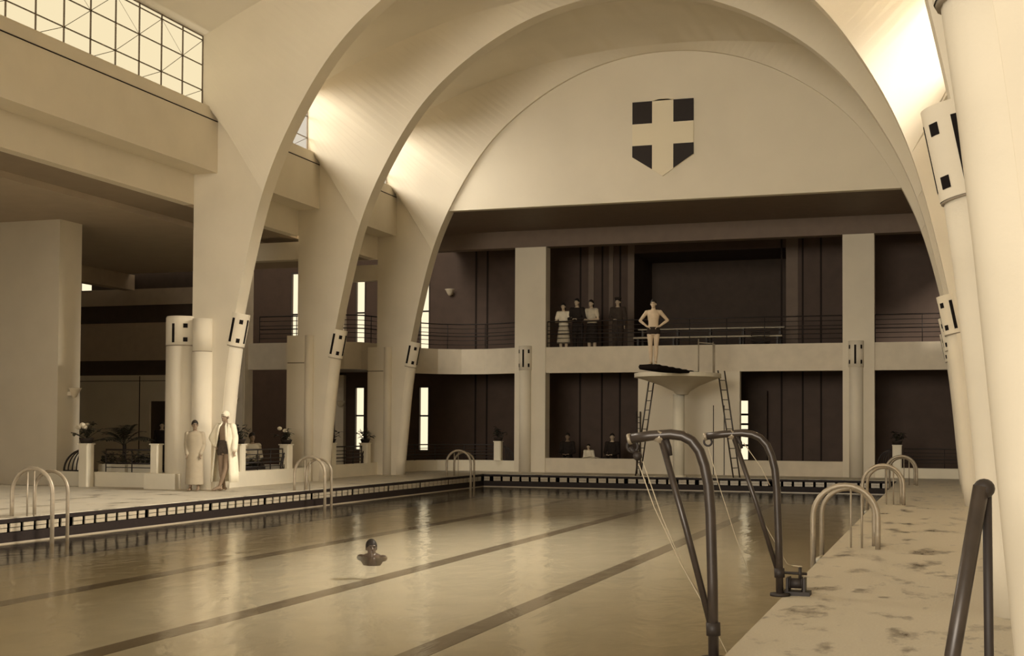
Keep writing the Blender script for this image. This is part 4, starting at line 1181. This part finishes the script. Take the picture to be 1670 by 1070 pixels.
top_garment(J, CREAM, 'blouse', .98, 'short'); m = MB().use(DCLOTH, True)
loft(m, [(0, 0, z, rx, ry) for z, rx, ry in ((.38, .22, .19), (.6, .21, .17), (.85, .19, .145), (1.0, .158, .118), (1.04, .15, .112))], 24); m.build('skirt', None, J['t'])
J = human('man in a dark uniform and peaked cap standing apart on the gallery', (-10.33, 41.85, GF), 0,
          (((-.25, .02, 1.14), (-.10, -.15, 1.08), (1, -.3, 0)), ((.25, .02, 1.14), (.22, -.04, .90), (0, -.1, -1))), STAND, s=1.06, voxel=.012, group='onlookers on the gallery')
top_garment(J, MCLOTH, 'jacket'); trousers(J, MCLOTH)
h = J['head']; m = MB().use(DCLOTH, True); m.lathe([(.0, h.z+.15), (.11, h.z+.145), (.115, h.z+.12), (.088, h.z+.09), (.09, h.z+.06), (.0, h.z+.06)], h.x, h.y+.01, 18); m.ell((h.x, h.y-.10, h.z+.065), (.06, .035, .008), 12, 6); m.build('peaked_cap', None, J['t'])
# seated people behind the ground floor parapet
SEATL = (((-.09, -.02, .45), (-.10, -.42, .46), (-.10, -.40, .085), (-.10, -.55, .03)), ((.09, -.02, .45), (.10, -.42, .46), (.10, -.40, .085), (.10, -.55, .03)))
def bench(x, y, L, label):
    b = thing('spectator_bench', label, 'bench', (x, y, 0), 0, 'benches for spectators')
    m = MB().use(SOIL); m.box(-L/2, L/2, -.18, .18, .32, .36); m.build('seat', None, b)
    for sx in (-1, 1): m = MB().use(SOIL); m.box(sx*L/2-.03-sx*.1, sx*L/2+.03-sx*.1, -.15, .15, 0, .32); m.build('leg', None, b)
bench(-11.4, 42.2, 2.6, 'dark bench under the seated onlookers behind the end parapet')
LAPA = (((-.24, -.05, 1.12), (-.10, -.30, 1.05), (.7, -.6, 0)), ((.24, -.05, 1.12), (.10, -.30, 1.05), (-.7, -.6, 0)))
J = human('dark-clad man sitting at the left behind the end parapet', (-12.13, 42.15, 0), .1, LAPA, SEATL, skin=SKIND, seated=True, s=1.0, voxel=.013, group='seated onlookers')
top_garment(J, DCLOTH, 'jacket'); trousers(J, DCLOTH); shoes(J)
J = human('dark-clad man with a pale collar sitting at the right behind the end parapet', (-10.58, 42.15, 0), -.1, LAPA, SEATL, seated=True, s=1.0, voxel=.013, group='seated onlookers', head_yaw=.3)
top_garment(J, DCLOTH, 'jacket'); trousers(J, DCLOTH); shoes(J)
J = human('small person in pale clothes bending between the two dark-clad seated men', (-11.36, 42.1, 0), 0, LAPA, SEATL, seated=True, s=.72, voxel=.012, group='seated onlookers', lean=.2)
top_garment(J, WHITE, 'shirt', sleeve='long'); trousers(J, CREAM); shoes(J)
m = MB().use(PAPER); m.add([(-.30, -.02, 0), (0, .03, .04), (.30, -.02, 0), (.28, -.22, .02), (0, -.18, .07), (-.28, -.22, .02), (-.30, -.02, -.01), (0, .03, .03), (.30, -.02, -.01), (.28, -.22, .01), (0, -.18, .06), (-.28, -.22, .01)],
      [(0,1,4,5),(1,2,3,4),(7,6,11,10),(8,7,10,9),(0,5,11,6),(2,8,9,3),(5,4,10,11),(4,3,9,10),(1,0,6,7),(2,1,7,8)])
o = m.build('newspaper', loc=(-11.05, 41.28, .475)); tag(o, 'open newspaper lying on the end parapet before the seated people', 'newspaper')
# man behind the side railing
J = human('man in a light shirt sitting behind the side railing between two flower pedestals', (-17.15, 29.95, 0), .9, LAPA, SEATL, skin=SKIND, seated=True, s=1.0, voxel=.012)
top_garment(J, CREAM, 'shirt', sleeve='long'); trousers(J, MCLOTH); shoes(J)
b_ = thing('cafe_chair', 'dark chair under the man sitting behind the side railing', 'chair', (-17.15, 29.95, 0), .9)
m = MB().use(SOIL); m.box(-.2, .2, -.2, .2, .31, .35); m.build('seat', None, b_)
m = MB().use(SOIL, True); m.tube([(-.19, .2, .35), (-.19, .24, .85), (0, .28, .9), (.19, .24, .85), (.19, .2, .35)], .015, 6); m.build('backrest', None, b_)
for x, y in ((-.18, -.18), (.18, -.18), (-.18, .18), (.18, .18)): m = MB().use(SOIL); m.box(x-.015, x+.015, y-.015, y+.015, 0, .31); m.build('leg', None, b_)
# person in the aisle near the dark door
J = human('person with a pale face standing before the dark door in the side aisle', (-23.15, 34.9, 0), .6, (((-.23, .03, 1.15), (-.22, -.08, .92), (0, -.2, -1)), ((.23, .03, 1.15), (.22, -.08, .92), (0, -.2, -1))), STAND, s=.90, voxel=.013)
top_garment(J, DCLOTH, 'coat'); trousers(J, DCLOTH); shoes(J)
# the swimmer
sw = thing('person', 'dark-haired swimmer with only head and shoulders above the water', 'person', (-7.86, 17.15, ZW))
SWSK = mat('wet_tanned_skin', (.10, .07, .05), .35, .5); m = MB().use(SWSK, True); c = Vector((0, 0, .11)); head(m, c, .6)
limb(m, (0, .02, -.04), (0, .01, .06), .06, .055); loft(m, [(0, .02, z, rx, ry) for z, rx, ry in ((-.14, .13, .09), (-.08, .17, .11), (-.02, .175, .11), (.015, .13, .09), (.04, .07, .06))], 20)
for sg in (-1, 1): m.ell((sg*.17, .02, -.03), (.07, .06, .05), 12, 8)
fuse(m, 'body', SWSK, sw, .009); face_marks(c, .6, sw); hair(c, .6, sw)
